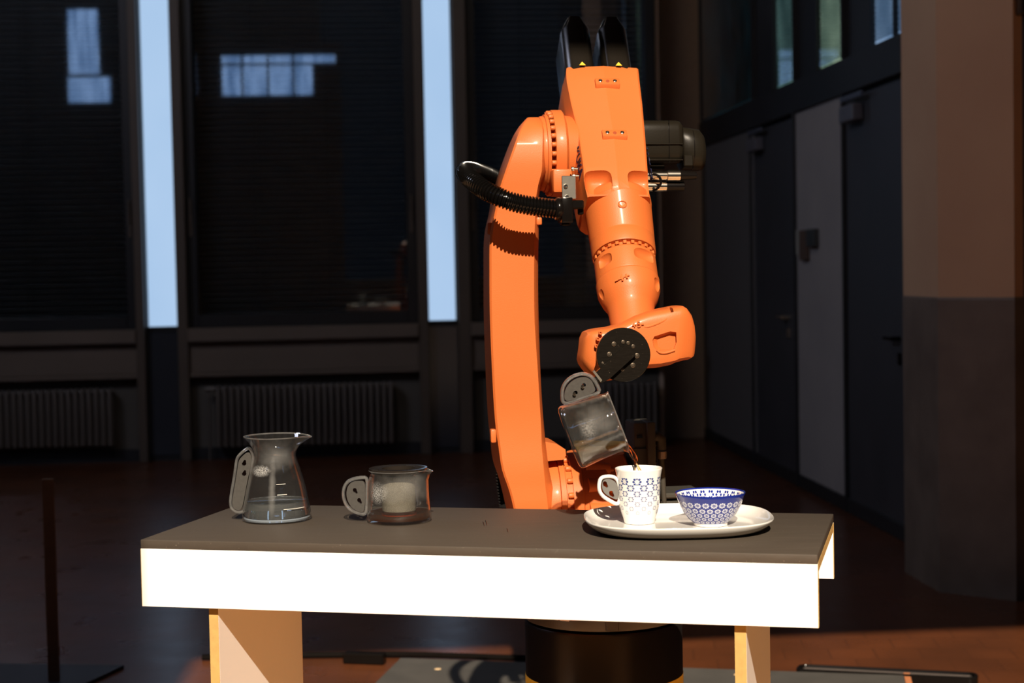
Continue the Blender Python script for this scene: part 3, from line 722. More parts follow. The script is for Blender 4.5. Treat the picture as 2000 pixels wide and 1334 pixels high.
# mounting bosses with screws
SCR = bolt_mesh('screw', .0042, .0022, CHROME, 14)
for px, py in ((1186, 164), (1200, 265)):
    t = t_front(py, .071); s0 = s_at(px, t, .071); w2 = .0262
    mt_ = (FS, FU, FN); g = G()
    tilt = (FN * .97 + FU * .22).normalized(); tl = (FU * .97 - FN * .22).normalized()
    prof_ = [(-.0145, -.002), (-.012, .0085), (-.009, .0105), (.006, .0118), (.0095, .009), (.0135, -.002)]
    rg_ = []
    for k_, sq in ((-1, .80), (-.985, .93), (-.94, 1), (.94, 1), (.985, .93), (1, .80)):
        rg_.append([FA(t + u_ * sq, s0 + w2 * k_, .067 + n_ * (sq if n_ > 0 else 1)) for u_, n_ in prof_])
    g.loft(rg_); tilt = (FN * .995 - FU * .087).normalized(); tl = (FU * .995 + FN * .087).normalized(); bo = part('mounting_boss', g, ORANGE, housing)
    for dx in (-.0155, 0, .0155):
        cc = FA(t - .0015, s0 + dx, .067 + .0112)
        if dx: inst('screw', SCR, bo, cc, tilt.to_track_quat('Z', 'X'))
        else:
            g = G(); g.rev([(.0040, 0), (.0040, .0006), (.002, .0008)], cc, tilt, FS, 14); part('hole', g, ORANGE_DK, bo)
# side lettering
for side, yy, px in ((-1, 308, 1131), (1, 318, 1266)):
    g = text_mesh('KUKA', .027 if side < 0 else .031, .0010, 'lettering'); t = t_front(yy, .05)
    row0 = interp([(r[0],) + r[1:] for r in hrows], yy)
    if side < 0:
        def edge(y):
            ol, f1, _, n = interp(hrows, y); q = t_front(y, n); return FA(q, s_at(ol, q, n - .04) + .0015, n - .036), FA(q, s_at(f1, q, n) - .001, n - .003)
        (l0, r0_), (l1, r1_) = edge(276), edge(336)
        al = ((l1 + r1_) / 2 - (l0 + r0_) / 2).normalized(); across = ((r0_ + r1_) - (l0 + l1)).normalized()
        nrm = al.cross(across).normalized(); nrm = nrm if nrm.dot(FS) < 0 else -nrm
        ym = nrm.cross(al).normalized(); cc = (l0 + r0_ + l1 + r1_) / 4 + nrm * .0006
        place(g, cc, al, ym, nrm)
    else:
        cc = FA(t, s_at(1266.5, t, .045), .042); nrm = FS.copy(); al = (FU + FS * .03).normalized(); nrm = (FS - al * FS.dot(al)).normalized()
        place(g, cc + nrm * .002, al, nrm.cross(al), nrm)
    g2 = G(); part('lettering', g, BLUEINK, housing, label='dark blue KUKA lettering', smooth=0)
# rear motors on the forearm
for x0, x1, xa, xb, xc, xd, ytop, yc in ((1106, 1162, 1110, 1144, 1094, 1157, 31, 48), (1172, 1238, 1180, 1216, 1166, 1229, 31, 48)):
    rings = []; t48 = t_front(48, .062); sm_ = s_at((xc + xd) / 2, t48, .062); t31 = t_front(31, .058); tlo = t_front(172, .062)
    for t, k, dn in ((t31 - .004, .50, -.012), (t31, .60, -.006), (t48 - .002, .96, -.001), (t48 + .004, 1, 0), (tlo, 1, 0)):
        rings.append([FA(t, sm_ + a_ * k, b_ + dn) for a_, b_ in ((-.033, .030), (-.0305, .046), (-.0275, .052), (-.021, .0605), (-.018, .062), (.018, .062), (.021, .0605), (.0275, .052), (.0305, .046), (.033, .030), (.033, -.05), (-.033, -.05))])
    g = G(); g.loft(rings); mo = part('rear_motor', g, plain('satin_black_motor', (.010, .008, .006), .25), robot, smooth=30)
    t = t_front(127, .071); sc_ = s_at((x0 + x1) / 2 + 4, t, .071)
    g = G(); g.prism([FA(t, sc_ - .007, .069), FA(t - .010, sc_, .069), FA(t, sc_ + .007, .069)], FN * .001); part('warning_sticker', g, YELLOW, mo, label='tiny yellow triangle sticker', smooth=0)
# elbow motor on the right
fm = .11
def mring(x, y0, y1, hd, n=32, p=.45):
    c0, c1 = R(x, y0, fm + hd * .7), R(x, y1, fm + hd * .7); r, _, z0 = rl(c0); z1 = rl(c1)[2]; out = []
    for j in range(n):
        t = 2 * math.pi * j / n; c_, s_ = math.cos(t), math.sin(t)
        out.append(RL(r, fm + hd * math.copysign(abs(c_) ** p, c_), (z0 + z1) / 2 + (z0 - z1) / 2 * math.copysign(abs(s_) ** p, s_)))
    return out
g = G(); g.loft([mring(1235, 234, 321, .048), mring(1322, 234, 320, .05), mring(1328, 236, 318, .048), mring(1332, 243, 312, .043)]); mot = part('elbow_motor', g, MOTOR, robot, smooth=50)
for yy in (281, 312):
    g = G(); q0, q1 = R(1262, yy, fm + .052), R(1334, yy, fm + .052); g.box((q0 + q1) / 2 - RF * .002, ((q1 - q0).length / 2, .003, .0012), ((q1 - q0).normalized(), RF, Z), .0006); part('cooling_rib', g, MOTOR, mot)
g = G(); q0 = R(1307, 277, fm + .05); g.box(q0, (.0006, .0015, .045), (RR, RF, Z)); part('seam', g, BLACKM, mot, smooth=0)
g = G(); g.loft([mring(1331, 247, 322, .04, p=.75), mring(1335, 246, 330, .043, p=.75), mring(1368, 251, 333, .042, p=.8), mring(1376, 262, 330, .036, p=.9), mring(1377, 270, 322, .028, p=.9)]); enc = part('encoder_cap', g, MOTOR, mot, smooth=50)
for px in (1353,):
    g = G(); g.loft([mring(px, 249, 332, .0432, p=.78), mring(px + 1.5, 249, 332, .0432, p=.78)]); part('seam', g, BLACKM, enc)
g = G(); g.box(R(1344, 314, fm + .05), (.010, .006, .012), (RR, RF, Z), .002); part('catch', g, MOTOR, enc)
# plugs below the motor
def plug(y, xs, mats, fo, name='cable_plug'):
    root = None
    for (x0, x1, r0, r1), mt in zip(xs, mats):
        g = G(); a, b = R(x0, y, fo), R(x1, y, fo); n = 14
        g.rev([(r0 * .8, 0), (r0, .001), (r1, (b - a).length - .001), (r1 * .8, (b - a).length)], a, (b - a), Z, 24)
        if root is None: root = part(name, g, mt, robot)
        else: part('plug_sleeve', g, mt, root)
plug(343, [(1262, 1310, .0095, .0095), (1302, 1328, .0125, .0125), (1324, 1360, .0115, .008)], [CHROME, CHROME, BLACKM], .16)
plug(364, [(1262, 1294, .011, .011), (1290, 1303, .0105, .0105), (1300, 1336, .0105, .0105)], [CHROME, CHROME, BLACKM], .15)
g = G(); pts = [R(x, y, f) for x, y, f in ((1268, 352, .15), (1276, 341, .175), (1287, 345, .18), (1291, 356, .18), (1285, 367, .175), (1276, 372, .16))]; g.tube(spline(pts, 6), .0028, 10); part('cable_loop', g, BLACKM, robot)
g = G(); g.box(R(1278, 328, .12), (.018, .02, .004), (RR, RF, Z), .001); part('plug_plate', g, MOTOR, robot)
# hose bracket
g = G(); c0, c1 = R(1080, 331, .25), R(1116, 376, .25); cc = (c0 + c1) / 2
g.box(cc - RF * .02, (.020, .03, .024), (RR, RF, Z), .004, 2); part('bracket_block', g, ORANGE, robot)
g = G(); cc = R(1111, 366, .305); g.box(cc, (.0145, .0015, .0235), (RR, RF, Z), .001); g.box(cc + RR * .0135 - RF * .02 + Z * .0, (.0012, .02, .022), (RR, RF, Z)); bp = part('bracket_plate', g, STEEL, robot, label='galvanised bracket plate')
for px, py in ((1104.5, 363.5), (1107, 384.5)):
    inst('screw', bolt_mesh('screw', .0042, .004, CHROME, 14), bp, R(px, py, .3065), RF.to_track_quat('Z', 'X'))
for px, py in ((1119, 330), (1121, 344)):
    g = G(); a = R(px - 4, py, .28); g.rev([(.004, 0), (.0045, .001), (.0045, .006), (.003, .0065), (.003, .014)], a, RR, Z, 12); part('bracket_bolt', g, CHROME, bp)
# hose
hp = [R(x, y, f) for x, y, f in ((1096, 409, .318), (1060, 405, .325), (1020, 399, .33), (985, 389, .33), (950, 373, .31), (925, 355, .27), (911, 341, .21), (908, 334, .14), (922, 333, .06), (948, 340, -.01), (972, 352, -.06), (996, 376, -.10), (1010, 430, -.12), (1005, 550, -.13), (1000, 700, -.12), (990, 830, -.10), (985, 920, -.07), (992, 990, -.04))]
cl = spline(hp, 60); d = [0]
for a, b in zip(cl, cl[1:]): d.append(d[-1] + (b - a).length)
pitch = .0068; N_ = int(d[-1] / (pitch / 4)); pts = []; j = 0
for i in range(N_):
    s = i * pitch / 4
    while d[j + 1] < s: j += 1
    pts.append(cl[j].lerp(cl[j + 1], (s - d[j]) / max(1e-9, d[j + 1] - d[j])))
g = G(); g.tube(pts, [.0197 if i % 4 in (0, 1) else .0158 for i in range(len(pts))], 22); hose = part('cable_hose', g, BLACKG, robot, label='black corrugated cable hose', smooth=25)
g = G(); g.rev([(.0215, -.004), (.024, 0), (.024, .006), (.0215, .010)], R(1088, 408.5, .318), RR, Z, 32); part('hose_collar', g, BLACKM, hose)
g = G(); c = R(1104, 411, .31); g.box(c, (.0115, .028, .026), (RR, RF, Z), .003, 2); g.box(R(1104, 437, .30), (.009, .012, .004), (RR, RF, Z), .002); part('hose_clamp', g, BLACKM, robot)
g = G(); g.box(R(1126, 400, .29), (.014, .012, .009), (RR, RF, Z), .003); g.box(R(1134, 408, .28), (.005, .01, .012), (RR, RF, Z), .002); part('clamp_foot', g, BLACKM, robot)

# wrist body
fw = .45
wrow = [(1134.5, 683, 10, .020), (1137, 682, 24, .032), (1142, 682, 33, .040), (1152, 686, 41, .047), (1166, 691, 49, .050), (1185, 693, 53, .052), (1200, 690, 54, .052), (1235, 673, 56, .052), (1250, 669, 57, .052), (1262, 665.5, 57, .052), (1290, 662, 59, .052), (1318, 656.5, 59, .052), (1327, 654, 57, .050), (1334, 655, 54, .047), (1344, 660, 46, .040), (1350, 668, 37, .035), (1354, 676, 24, .028), (1355.5, 681, 12, .018)]
rings = []
for x, yc, hh, hd in wrow:
    c = R(x, yc, fw + hd * .5); a = R(x, yc - hh, fw + hd * .5); hz = (a - c).length; ring = []
    for j in range(36):
        t = 2 * math.pi * j / 36; c_, s_ = math.cos(t), math.sin(t); p = .33
        sk = (-.022 * max(0, -s_ - .55) / .45 if x > 1240 else -.008 * max(0, -s_))
        ring.append(c - RF * (hd * .5) + RF * (hd * math.copysign(abs(c_) ** p, c_) + sk * 1.5) + (Z + RR * .12).normalized() * hz * math.copysign(abs(s_) ** p, s_))
    rings.append(ring)
g = G(); g.loft(rings); wb = part('wrist_body', g, ORANGE, robot, smooth=45)
cut = []
c = R(1297, 672, fw + .057); a1 = (RR * .82 + Z * .57).normalized(); a2_ = (Z * .82 - RR * .57).normalized()
tri = [(1272, 664), (1276, 656), (1310, 645), (1323, 647), (1324, 668), (1318, 684), (1284, 687), (1275, 680)]
k = G(); k.loft([[R(x, y, fw + .040) + (R(1298, 668, fw + .04) - R(x, y, fw + .04)) * .28 + RR * .004 for x, y in tri], [R(x, y, fw + .046) + (R(1298, 668, fw + .046) - R(x, y, fw + .046)) * .12 for x, y in tri], [R(x, y, fw + .07) for x, y in tri]]); cut.append(k)
# slit notch in the shell edge at the top
k = G(); k.box(R(1309, 606, fw + .03), (.003, .018, .012), ((RR + Z * .2).normalized(), RF, Z)); cut.append(k)
boolean(wb, cut)
g = G(); g.tube(spline([R(1283, 684, fw + .0525), R(1290, 689, fw + .053), R(1302, 689, fw + .053), R(1318, 684, fw + .053)], 5), .0022, 10); part('casting_ridge', g, ORANGE, wb)
g = G(); g.tube(spline([R(1247, 636, fw + .047), R(1265, 638, fw + .050), R(1290, 629, fw + .050), R(1309, 619, fw + .047)], 5), .0030, 10); part('casting_ridge', g, ORANGE, wb)
g = text_mesh('+5-', .017, .0008); place(g, R(1246, 634, fw + .054), (RR * .97 + Z * .2).normalized(), (Z * .97 - RR * .2).normalized(), RF); part('raised_lettering', g, ORANGE, wb, label='raised +5- marking', smooth=0)
B3 = bolt_mesh('bolt', .0038, .006, ORANGE, 10)
for px, py in ((1167, 662), (1172, 650), (1164, 676)):
    inst('bolt', B3, wb, R(px, py, fw + .053), RF.to_track_quat('Z', 'X'))
HB = bolt_mesh('screw', .0030, .003, BLACKM, 10)
for px, py, ff_ in ((1337, 620, .035), (1347, 638, .035), (1354, 682, .02)):
    inst('screw', HB, wb, R(px, py, fw + ff_ - .002), RF.to_track_quat('Z', 'X'))
g = G(); pc = [R(x, y, fw + .0) for x, y in ((1196, 728), (1200, 745), (1178, 749), (1176, 735))]
g = G(); G().loft([[R(x, y, f) for x, y in ((1262, 716), (1296, 712), (1350, 705), (1349, 709), (1296, 722), (1288, 727), (1272, 724))] for f in (fw - .03, fw + .035)]); 
# tool flange and gripper
fd_ = .57
DN = (RF * 1.0 - RR * .02 + Z * .03).normalized()
dc = R(1218, 693, fd_)
g = G(); g.rev([(.040, -.085), (.044, -.03), (.047, -.012), (.047, .0)], dc - DN * .012, DN, Z, 64); part('tool_flange', g, ORANGE, robot)
sc_px = (dc - C0).dot(FW) / F
rd = 53.2 * sc_px
g = G(); g.rev([(rd - .001, -.012), (rd, -.011), (rd, -.001), (rd - .001, 0), (.002, 0)], dc, DN, Z, 96); disc = part('adapter_disc', g, ANOD, robot, label='black round adapter disc', smooth=25)
RINGM = G(); RINGM.rev([(.0052, 0), (.0052, .0012), (.0040, .0014), (.0032, .0004), (.0026, .0004), (.0026, .0011), (.0012, .0012)], seg=18); rme = tomesh('screw', RINGM, 30); rme.materials.append(plain('worn_screw_steel', (.20, .16, .12), .3, .9))
for px, py, s_ in ((1199, 672, 1), (1190, 692, 1), (1217, 668, .8), (1227, 670, .8), (1236.5, 676.5, .8), (1244, 695, 1.1), (1236, 713.5, 1.05), (1216, 721.5, .8), (1177, 709, .5)):
    p = on_plane(px, py, dc, DN); inst('screw', rme, disc, p, DN.to_track_quat('Z', 'X'), scale=(s_ * .85, s_ * .85, s_))
def DP(px, py, h): return on_plane(px, py, dc + DN * h, DN)
bar = [(1221, 673), (1240, 693), (1188, 740), (1173, 748), (1162, 727)]
g = G(); g.prism([DP(x, y, .0005) for x, y in bar], DN * .012); gr = part('gripper_bar', g, ANOD, robot, label='black flat gripper bar', smooth=0)
g = G(); g.prism([DP(x, y, .001) for x, y in ((1156, 726), (1159, 723), (1174, 742), (1171, 746))], DN * .014); part('gripper_end_plate', g, plain('dull_grey_steel', (.18, .16, .13), .4, .6), gr, smooth=0)
# docking plate behind the jug handle
JC_F = fd_ + .005
# grey connector box and plugs right of the shoulder
g = G(); c0, c1 = R(1231, 840, .08), R(1270, 985, .08); cc = (c0 + c1) / 2; g.box(cc, (.023, .05, (c0.z - c1.z) / 2 + .02), (RR, RF, Z), .004, 2)
GB = plain('grey_motor_housing', (.045, .041, .033), .5, spec=.3); cb = part('shoulder_motor', g, GB, robot)
g = G(); c0, c1 = R(1258, 839, .10), R(1273, 985, .10); cc = (c0 + c1) / 2; g.box(cc, (.009, .045, (c0.z - c1.z) / 2 + .02), (RR, RF, Z), .003, 2); part('motor_cover', g, GB, cb)
g = G(); g.box(R(1249, 853, .131), (.006, .003, .003), (RR, RF, Z)); part('recess_shade', g, BLACKM, cb, smooth=0)  # raised black block, its colour paints the shade of a recess
g = G(); g.box(R(1252, 876, .13), (.022, .0035, .0008), (RR, RF, Z)); part('seam', g, BLACKM, cb, smooth=0)
g = G(); a = R(1289, 848, .10); g.tube([R(1274, 854, .10), R(1282, 852, .10), R(1290, 858, .10), R(1291, 878, .10)], [.010, .013, .0125, .0115], 18); cp = part('angled_plug', g, GB, robot)
g = G(); g.rev([(.010, 0), (.0115, .001), (.0115, .016), (.010, .017)], R(1292, 896, .10), Z, X, 14); part('knurled_nut', g, plain('brown_steel', (.36, .26, .19), .4, .8), cp, smooth=20)
g = G(); g.tube([R(1291, 896, .10), R(1293, 920, .10), R(1297, 980, .10), R(1300, 1030, .09)], [.0068, .0068, .0055, .0055], 14); part('cable', g, GB, cp)
for px, py in ((1277, 868), (1278, 902)):
    g = G(); g.rev([(.004, 0), (.005, .001), (.005, .006), (.003, .007)], R(px, py, .11), RF, Z, 12); part('motor_bolt', g, BLACKM, cb)
g = G(); c0, c1 = R(1222, 958, -.02), R(1335, 967, -.02); cc = (c0 + c1) / 2; g.box(cc, (.10, .06, .006), (RR, RF, Z), .003); g.box(cc - Z * .022, (.085, .05, .010), (RR, RF, Z), .003); part('connector_shelf', g, GB, robot)

# ------------------------------------------------------------------ glassware
def ringed(r0, r1, z0, z1, n=1): return [(r0 + (r1 - r0) * k / n, z0 + (z1 - z0) * k / n) for k in range(n + 1)]
def superell(hx, hy, n, p, z, c=(0, 0)):
    out = []
    for j in range(n):
        t = 2 * math.pi * j / n; c_, s_ = math.cos(t), math.sin(t)
        out.append(V((c[0] + hx * math.copysign(abs(c_) ** (2 / p), c_), c[1] + hy * math.copysign(abs(s_) ** (2 / p), s_), z)))
    return out
def spout_fn(z0, z1, amp, width=.42, drop=.0):
    def fn(r, h, t):
        tt = (t + math.pi) % (2 * math.pi) - math.pi
        k = math.exp(-(tt / width) ** 2) * max(0, min(1, (h - z0) / (z1 - z0))) ** 1.6
        return r + amp * k, h - drop * k
    return fn
def xf(g, M4):
    for i, p in enumerate(g.v): g.v[i] = M4 @ p
    return g
def plate_poly(pts, y0, y1, M4, holes=()):
    """flat insert in the handle plane (local xz), thickness along y"""
    g = G(); g.prism([V((x, y0, z)) for x, z in pts], V((0, y1 - y0, 0))); return xf(g, M4)
def rounded(pts, r=.25, n=4):
    """round a closed polygon by corner cutting"""
    P = [V((x, z)) for x, z in pts]
    for _ in range(n):
        Q = []
        for i in range(len(P)):
            a, b = P[i], P[(i + 1) % len(P)]; Q += [a.lerp(b, .25), a.lerp(b, .75)]
        P = Q
    return [(p.x, p.y) for p in P]
def slot_cut(cx, cz, ang, M4, a=.0062, b=.0034):
    g = G(); pts = []
    for j in range(16):
        t = 2 * math.pi * j / 16; x, z = a * math.cos(t), b * math.sin(t) * (1.25 if math.cos(t) < 0 else .85)
        pts.append(V((cx + x * math.cos(ang) - z * math.sin(ang), -.03, cz + x * math.sin(ang) + z * math.cos(ang))))
    g.prism(pts, V((0, .06, 0))); return xf(g, M4)
def glass_vessel(root, M4, outer, wall, base, haze, mat, sfn, seg=64, name='body'):
    """outer profile bottom to top -> double-walled open vessel"""
    prof = [(.001, 0)] + outer
    top = outer[-1]; inner = [(max(.001, r - wall), z) for r, z in outer if z > base][::-1]
    prof += [(top[0] - wall * .3, top[1] + wall * .6)] + inner + [(inner[-1][0] - .004, base), (.001, base)]
    g = G(); g.rev(prof, seg=seg, fn=sfn); xf(g, M4); return part(name, g, mat, root, smooth=50)
def handle_ring(poly, M4, rt=.0036, depth=.0075, open_from=0):
    """glass handle: a flat oval bar following the closed rounded polygon"""
    g = G(); n = len(poly); rings = []
    c = V((sum(p[0] for p in poly) / n, sum(p[1] for p in poly) / n))
    for i in range(n):
        a, b = V(poly[i - 1]), V(poly[(i + 1) % n]); t = (b - a).normalized(); nr = V((t.y, -t.x)); p = V(poly[i]); ring = []
        if nr.dot(p - c) < 0: nr = -nr
        for j in range(12):
            q = 2 * math.pi * j / 12; o = nr * (rt * math.cos(q)); ring.append(V((p.x + o.x, depth * math.sin(q), p.y + o.y)))
        rings.append(ring)
    rings.append(rings[0]); g.loft(rings, False, False); return xf(g, M4)

# --- carafe with water
CP = on_z(541, 1015, .9142); yawc = math.radians(0)
Mc = Matrix.Translation(CP)
root = thing('glass_carafe', 'tall waisted glass carafe with clear water, leftmost vessel on the table', 'carafe', CP)
chaze = lambda a: a.math('ADD', .008, a.math('MAXIMUM', blob(a, (-.022, -.04, .100), (.026, .03, .012), .50, .8, 500), a.math('ADD', blob(a, (.008, -.03, .132), (.045, .06, .036), .11, 1.0), blob(a, (0, -.06, .07), (.008, .06, .07), .10, .9))))  # tall centre blob is a painted highlight, even haze a painted reflection
CG = thin_glass('carafe_glass', (.94, .95, .95), .80, .04, chaze, power=3.4)
outer = [(.060, .0), (.0655, .002), (.0672, .006), (.0665, .014), (.0645, .026), (.0625, .036), (.0580, .060), (.0520, .084), (.0455, .105), (.0412, .118), (.0396, .126), (.0410, .134), (.0455, .144), (.0525, .154), (.0595, .1625)]
body = glass_vessel(root, Mc, outer, .0022, .0085, None, CG, spout_fn(.138, .1625, .011, .30, .003))
g = G(); g.rev([(.0585, .1615), (.0603, .1622), (.0608, .1632), (.0603, .1642), (.0590, .1642), (.0580, .1630)], seg=64, cap0=False, cap1=False, fn=spout_fn(.138, .1625, .0115, .30, .003)); g.f += []
xf(g, Mc); part('rim', g, RIMG, root)
# spout lip
WATER = M('clear_water'); WATER.set(col=(.90, .93, .93), rough=.0, ior=1.333, trans=.94); WATER = WATER.m
g = G(); g.rev([(.002, .0092), (.0615, .0092), (.0625, .014), (.0612, .024), (.0592, .0355), (.0598, .0385), (.057, .0379), (.002, .0378)], seg=64); xf(g, Mc); part('water', g, WATER, root, label='clear water')
BASEG = M('thick_glass_base'); BASEG.set(col=(.70, .80, .92), rough=.01, ior=1.45, trans=.72); BASEG = BASEG.m  # pale blue diffuse share stands in for daylight reflected in the base
g = G(); g.rev([(.002, .0008), (.058, .0008), (.0635, .003), (.0645, .0062), (.062, .0082), (.002, .0078)], seg=64); xf(g, Mc); part('thick_base', g, BASEG, root, label='thick glass base')
def pz(px, py): return (px - 541) * .001 * .985 * 1.0, (1015 - py) * .000995
hpoly = [pz(*p) for p in ((491, 873), (483, 876), (472, 885), (465, 893), (461, 920), (455, 950), (450, 975), (451, 990), (459, 997), (470, 1000), (477, 996), (481, 975), (487, 950), (492, 925), (496, 903), (498, 888))]
hp_ = rounded(hpoly, n=2); g = handle_ring(hp_, Mc, .0030, .007); part('handle', g, GLASS, root, label='clear glass handle')
ins_ = rounded([pz(*p) for p in ((486, 881), (476, 889), (469, 897), (465, 922), (459, 952), (454, 976), (455, 989), (462, 994), (470, 994), (475, 985), (479, 966), (485, 938), (491, 915), (495, 897), (493, 884))], n=2)
hi = part('handle_insert', plate_poly(ins_, -.004, .004, Mc), GREYP, root, label='grey insert plate with two holes', smooth=20)
boolean(hi, [slot_cut(*pz(480, 902), math.radians(70), Mc, .0062, .0036), slot_cut(*pz(479.5, 922), math.radians(70), Mc, .0062, .0036)])
for py, w_ in ((939, 17), (959, 18), (987, 36)):
    zc = pz(0, py)[1]; r_ = _interp([(z, r) for r, z in outer], zc)[0] + .0004; g = G()
    x0 = {939: 549, 959: 551, 987: 563}[py]; pts = []
    for k in range(9):
        x = (x0 + w_ * k / 8 - 541) * .000985; pts.append(V((x, -math.sqrt(max(1e-6, r_ * r_ - x * x)), zc)))
    g.tube(pts, .0006, 6); xf(g, Mc); part('measuring_mark', g, WHITEP, body)

# --- tea jug family
jouter = [(.0545, .0), (.0595, .0020), (.0617, .006), (.0618, .013), (.0590, .045), (.0565, .080), (.0560, .086), (.0545, .090), (.0545, .0935), (.0555, .098)]
def jz(px, py): return (px - 780) * .000968, (1018 - py) * .00097
jh = rounded([jz(*p) for p in ((719, 930), (706, 930), (692, 932), (680, 937), (672, 949), (670, 965), (674, 981), (684, 994), (700, 1001), (714, 1004), (716.5, 985), (717, 955))], n=2)
ji = rounded([jz(*p) for p in ((714, 937), (700, 936), (688, 938), (680, 946), (676.5, 960), (679, 976), (688, 990), (702, 998), (711, 997), (713.5, 980), (714, 955))], n=2)
def make_jug(root, M4, haze, lab):
    JG = thin_glass(lab, (.93, .94, .93), .80, .045, haze, power=3.2)
    b = glass_vessel(root, M4, jouter, .0022, .006, None, JG, spout_fn(.072, .098, .0105, .26, .004))
    g = G(); g.rev([(.0535, .0972), (.0557, .0976), (.0564, .0985), (.0557, .0996), (.0542, .0996), (.0533, .0985)], seg=64, cap0=False, cap1=False, fn=spout_fn(.072, .098, .0108, .26, .004)); xf(g, M4); part('rim', g, RIMG, root)
    part('handle', handle_ring(jh, M4, .0034, .0075), GLASS, root, label='clear glass handle')
    hi = part('handle_insert', plate_poly(ji, -.004, .004, M4), GREYP, root, label='grey insert plate with two holes', smooth=20)
    boolean(hi, [slot_cut(*jz(695, 956), math.radians(-60), M4), slot_cut(*jz(703, 976), math.radians(-60), M4)])
    return b
JP = on_z(780, 1018, .9142); Mj = Matrix.Translation(JP)
jug1 = thing('tea_jug', 'short glass jug of amber tea standing beside the waisted carafe, with lid and strainer', 'jug', JP)
make_jug(jug1, Mj, lambda a: a.math('ADD', .01, a.math('MAXIMUM', blob(a, (-.038, -.045, .062), (.026, .03, .026), .50, .9, 500), blob(a, (.015, -.04, .070), (.070, .05, .035), .10, 1.0))), 'standing_jug_glass')  # even base haze paints a milky reflection over the glass
def tea(name, c, sc_col, amt):
    a = M(name); t = a.n('ShaderNodeBsdfTransparent'); t.inputs[0].default_value = (*c, 1)
    gl = a.n('ShaderNodeBsdfGlossy'); gl.inputs['Roughness'].default_value = .03
    lw = a.n('ShaderNodeLayerWeight'); lw.inputs[0].default_value = .5; f = a.math('MULTIPLY_ADD', a.math('POWER', lw.outputs['Facing'], 3.0), .5, .06)
    tl = a.n('ShaderNodeBsdfTranslucent'); tl.inputs[0].default_value = (*sc_col, 1); df = a.n('ShaderNodeBsdfDiffuse'); df.inputs[0].default_value = (*sc_col, 1)
    m0 = a.n('ShaderNodeMixShader'); m0.inputs[0].default_value = .5; a.link(tl.outputs[0], m0.inputs[1]); a.link(df.outputs[0], m0.inputs[2])
    m1 = a.n('ShaderNodeMixShader'); m1.inputs[0].default_value = amt; a.link(t.outputs[0], m1.inputs[1]); a.link(m0.outputs[0], m1.inputs[2])
    m2 = a.n('ShaderNodeMixShader'); a.link(f, m2.inputs[0]); a.link(m1.outputs[0], m2.inputs[1]); a.link(gl.outputs[0], m2.inputs[2]); a.link(m2.outputs[0], a.out.inputs[0]); return a.m
g = G(); g.rev([(.002, .0065), (.0575, .0065), (.0592, .010), (.0582, .0195), (.0570, .0192), (.002, .0190)], seg=64); xf(g, Mj); part('tea', g, tea('amber_tea', (.60, .20, .035), (.22, .06, .004), .22), jug1, label='deep amber tea')
def strainer_mat():
    a = M('fine_steel_mesh'); df = a.n('ShaderNodeBsdfDiffuse'); df.inputs[0].default_value = (.34, .30, .24, 1)
    tl = a.n('ShaderNodeBsdfTranslucent'); tl.inputs[0].default_value = (.34, .29, .22, 1)
    m1 = a.n('ShaderNodeMixShader'); m1.inputs[0].default_value = .25; a.link(df.outputs[0], m1.inputs[1]); a.link(tl.outputs[0], m1.inputs[2])
    tr = a.n('ShaderNodeBsdfTransparent'); wv = a.n('ShaderNodeTexVoronoi'); wv.inputs['Scale'].default_value = 700; a.link(a.obj(), wv.inputs['Vector'])
    f = a.math('MULTIPLY', a.ramp(wv.outputs['Distance'], .25, .45), .45); m2 = a.n('ShaderNodeMixShader'); a.link(f, m2.inputs[0]); a.link(m1.outputs[0], m2.inputs[1]); a.link(tr.outputs[0], m2.inputs[2])
    a.link(m2.outputs[0], a.out.inputs[0]); return a.m
SMESH = strainer_mat()
g = G(); g.rev([(.002, .0205), (.029, .0205), (.0318, .0215), (.0325, .0245), (.0325, .090), (.0322, .094)], o=(0, 0, 0), seg=64, cap1=False); xf(g, Mj)
st = part('strainer', g, SMESH, jug1, label='fine pale mesh strainer')
g = G(); g.rev([(.0320, .0130), (.0335, .0132), (.0335, .0150), (.0320, .0152), (.030, .0140)], seg=64); xf(g, Mj); part('strainer_foot', g, plain('gilt_mesh', (.55, .30, .06), .5), st)
DKP = thin_glass('smoked_lid_plastic', (.30, .28, .25), .6, .05, power=3)
g = G(); g.rev([(.0332, .088), (.0332, .0975), (.0515, .0975), (.0522, .094), (.0530, .094), (.0560, .1005), (.0556, .1030), (.050, .1035), (.040, .1025), (.0310, .1022), (.0310, .088)], seg=64); xf(g, Mj); part('lid', g, plain('dark_lid_plastic', (.020, .016, .013), .18), jug1, label='dark round lid ring')

# pouring jug
f_j = .600
cb_ = R(1109, 857, f_j); ct_ = R(1207, 817, f_j)
jz_ax = (ct_ - cb_).normalized(); jx = (RR - jz_ax * RR.dot(jz_ax)).normalized()
jy = V((0, 0, 0)); hx = -(Z - jz_ax * Z.dot(jz_ax)).normalized()   # local +x (spout) points down
jyv = jz_ax.cross(hx).normalized()
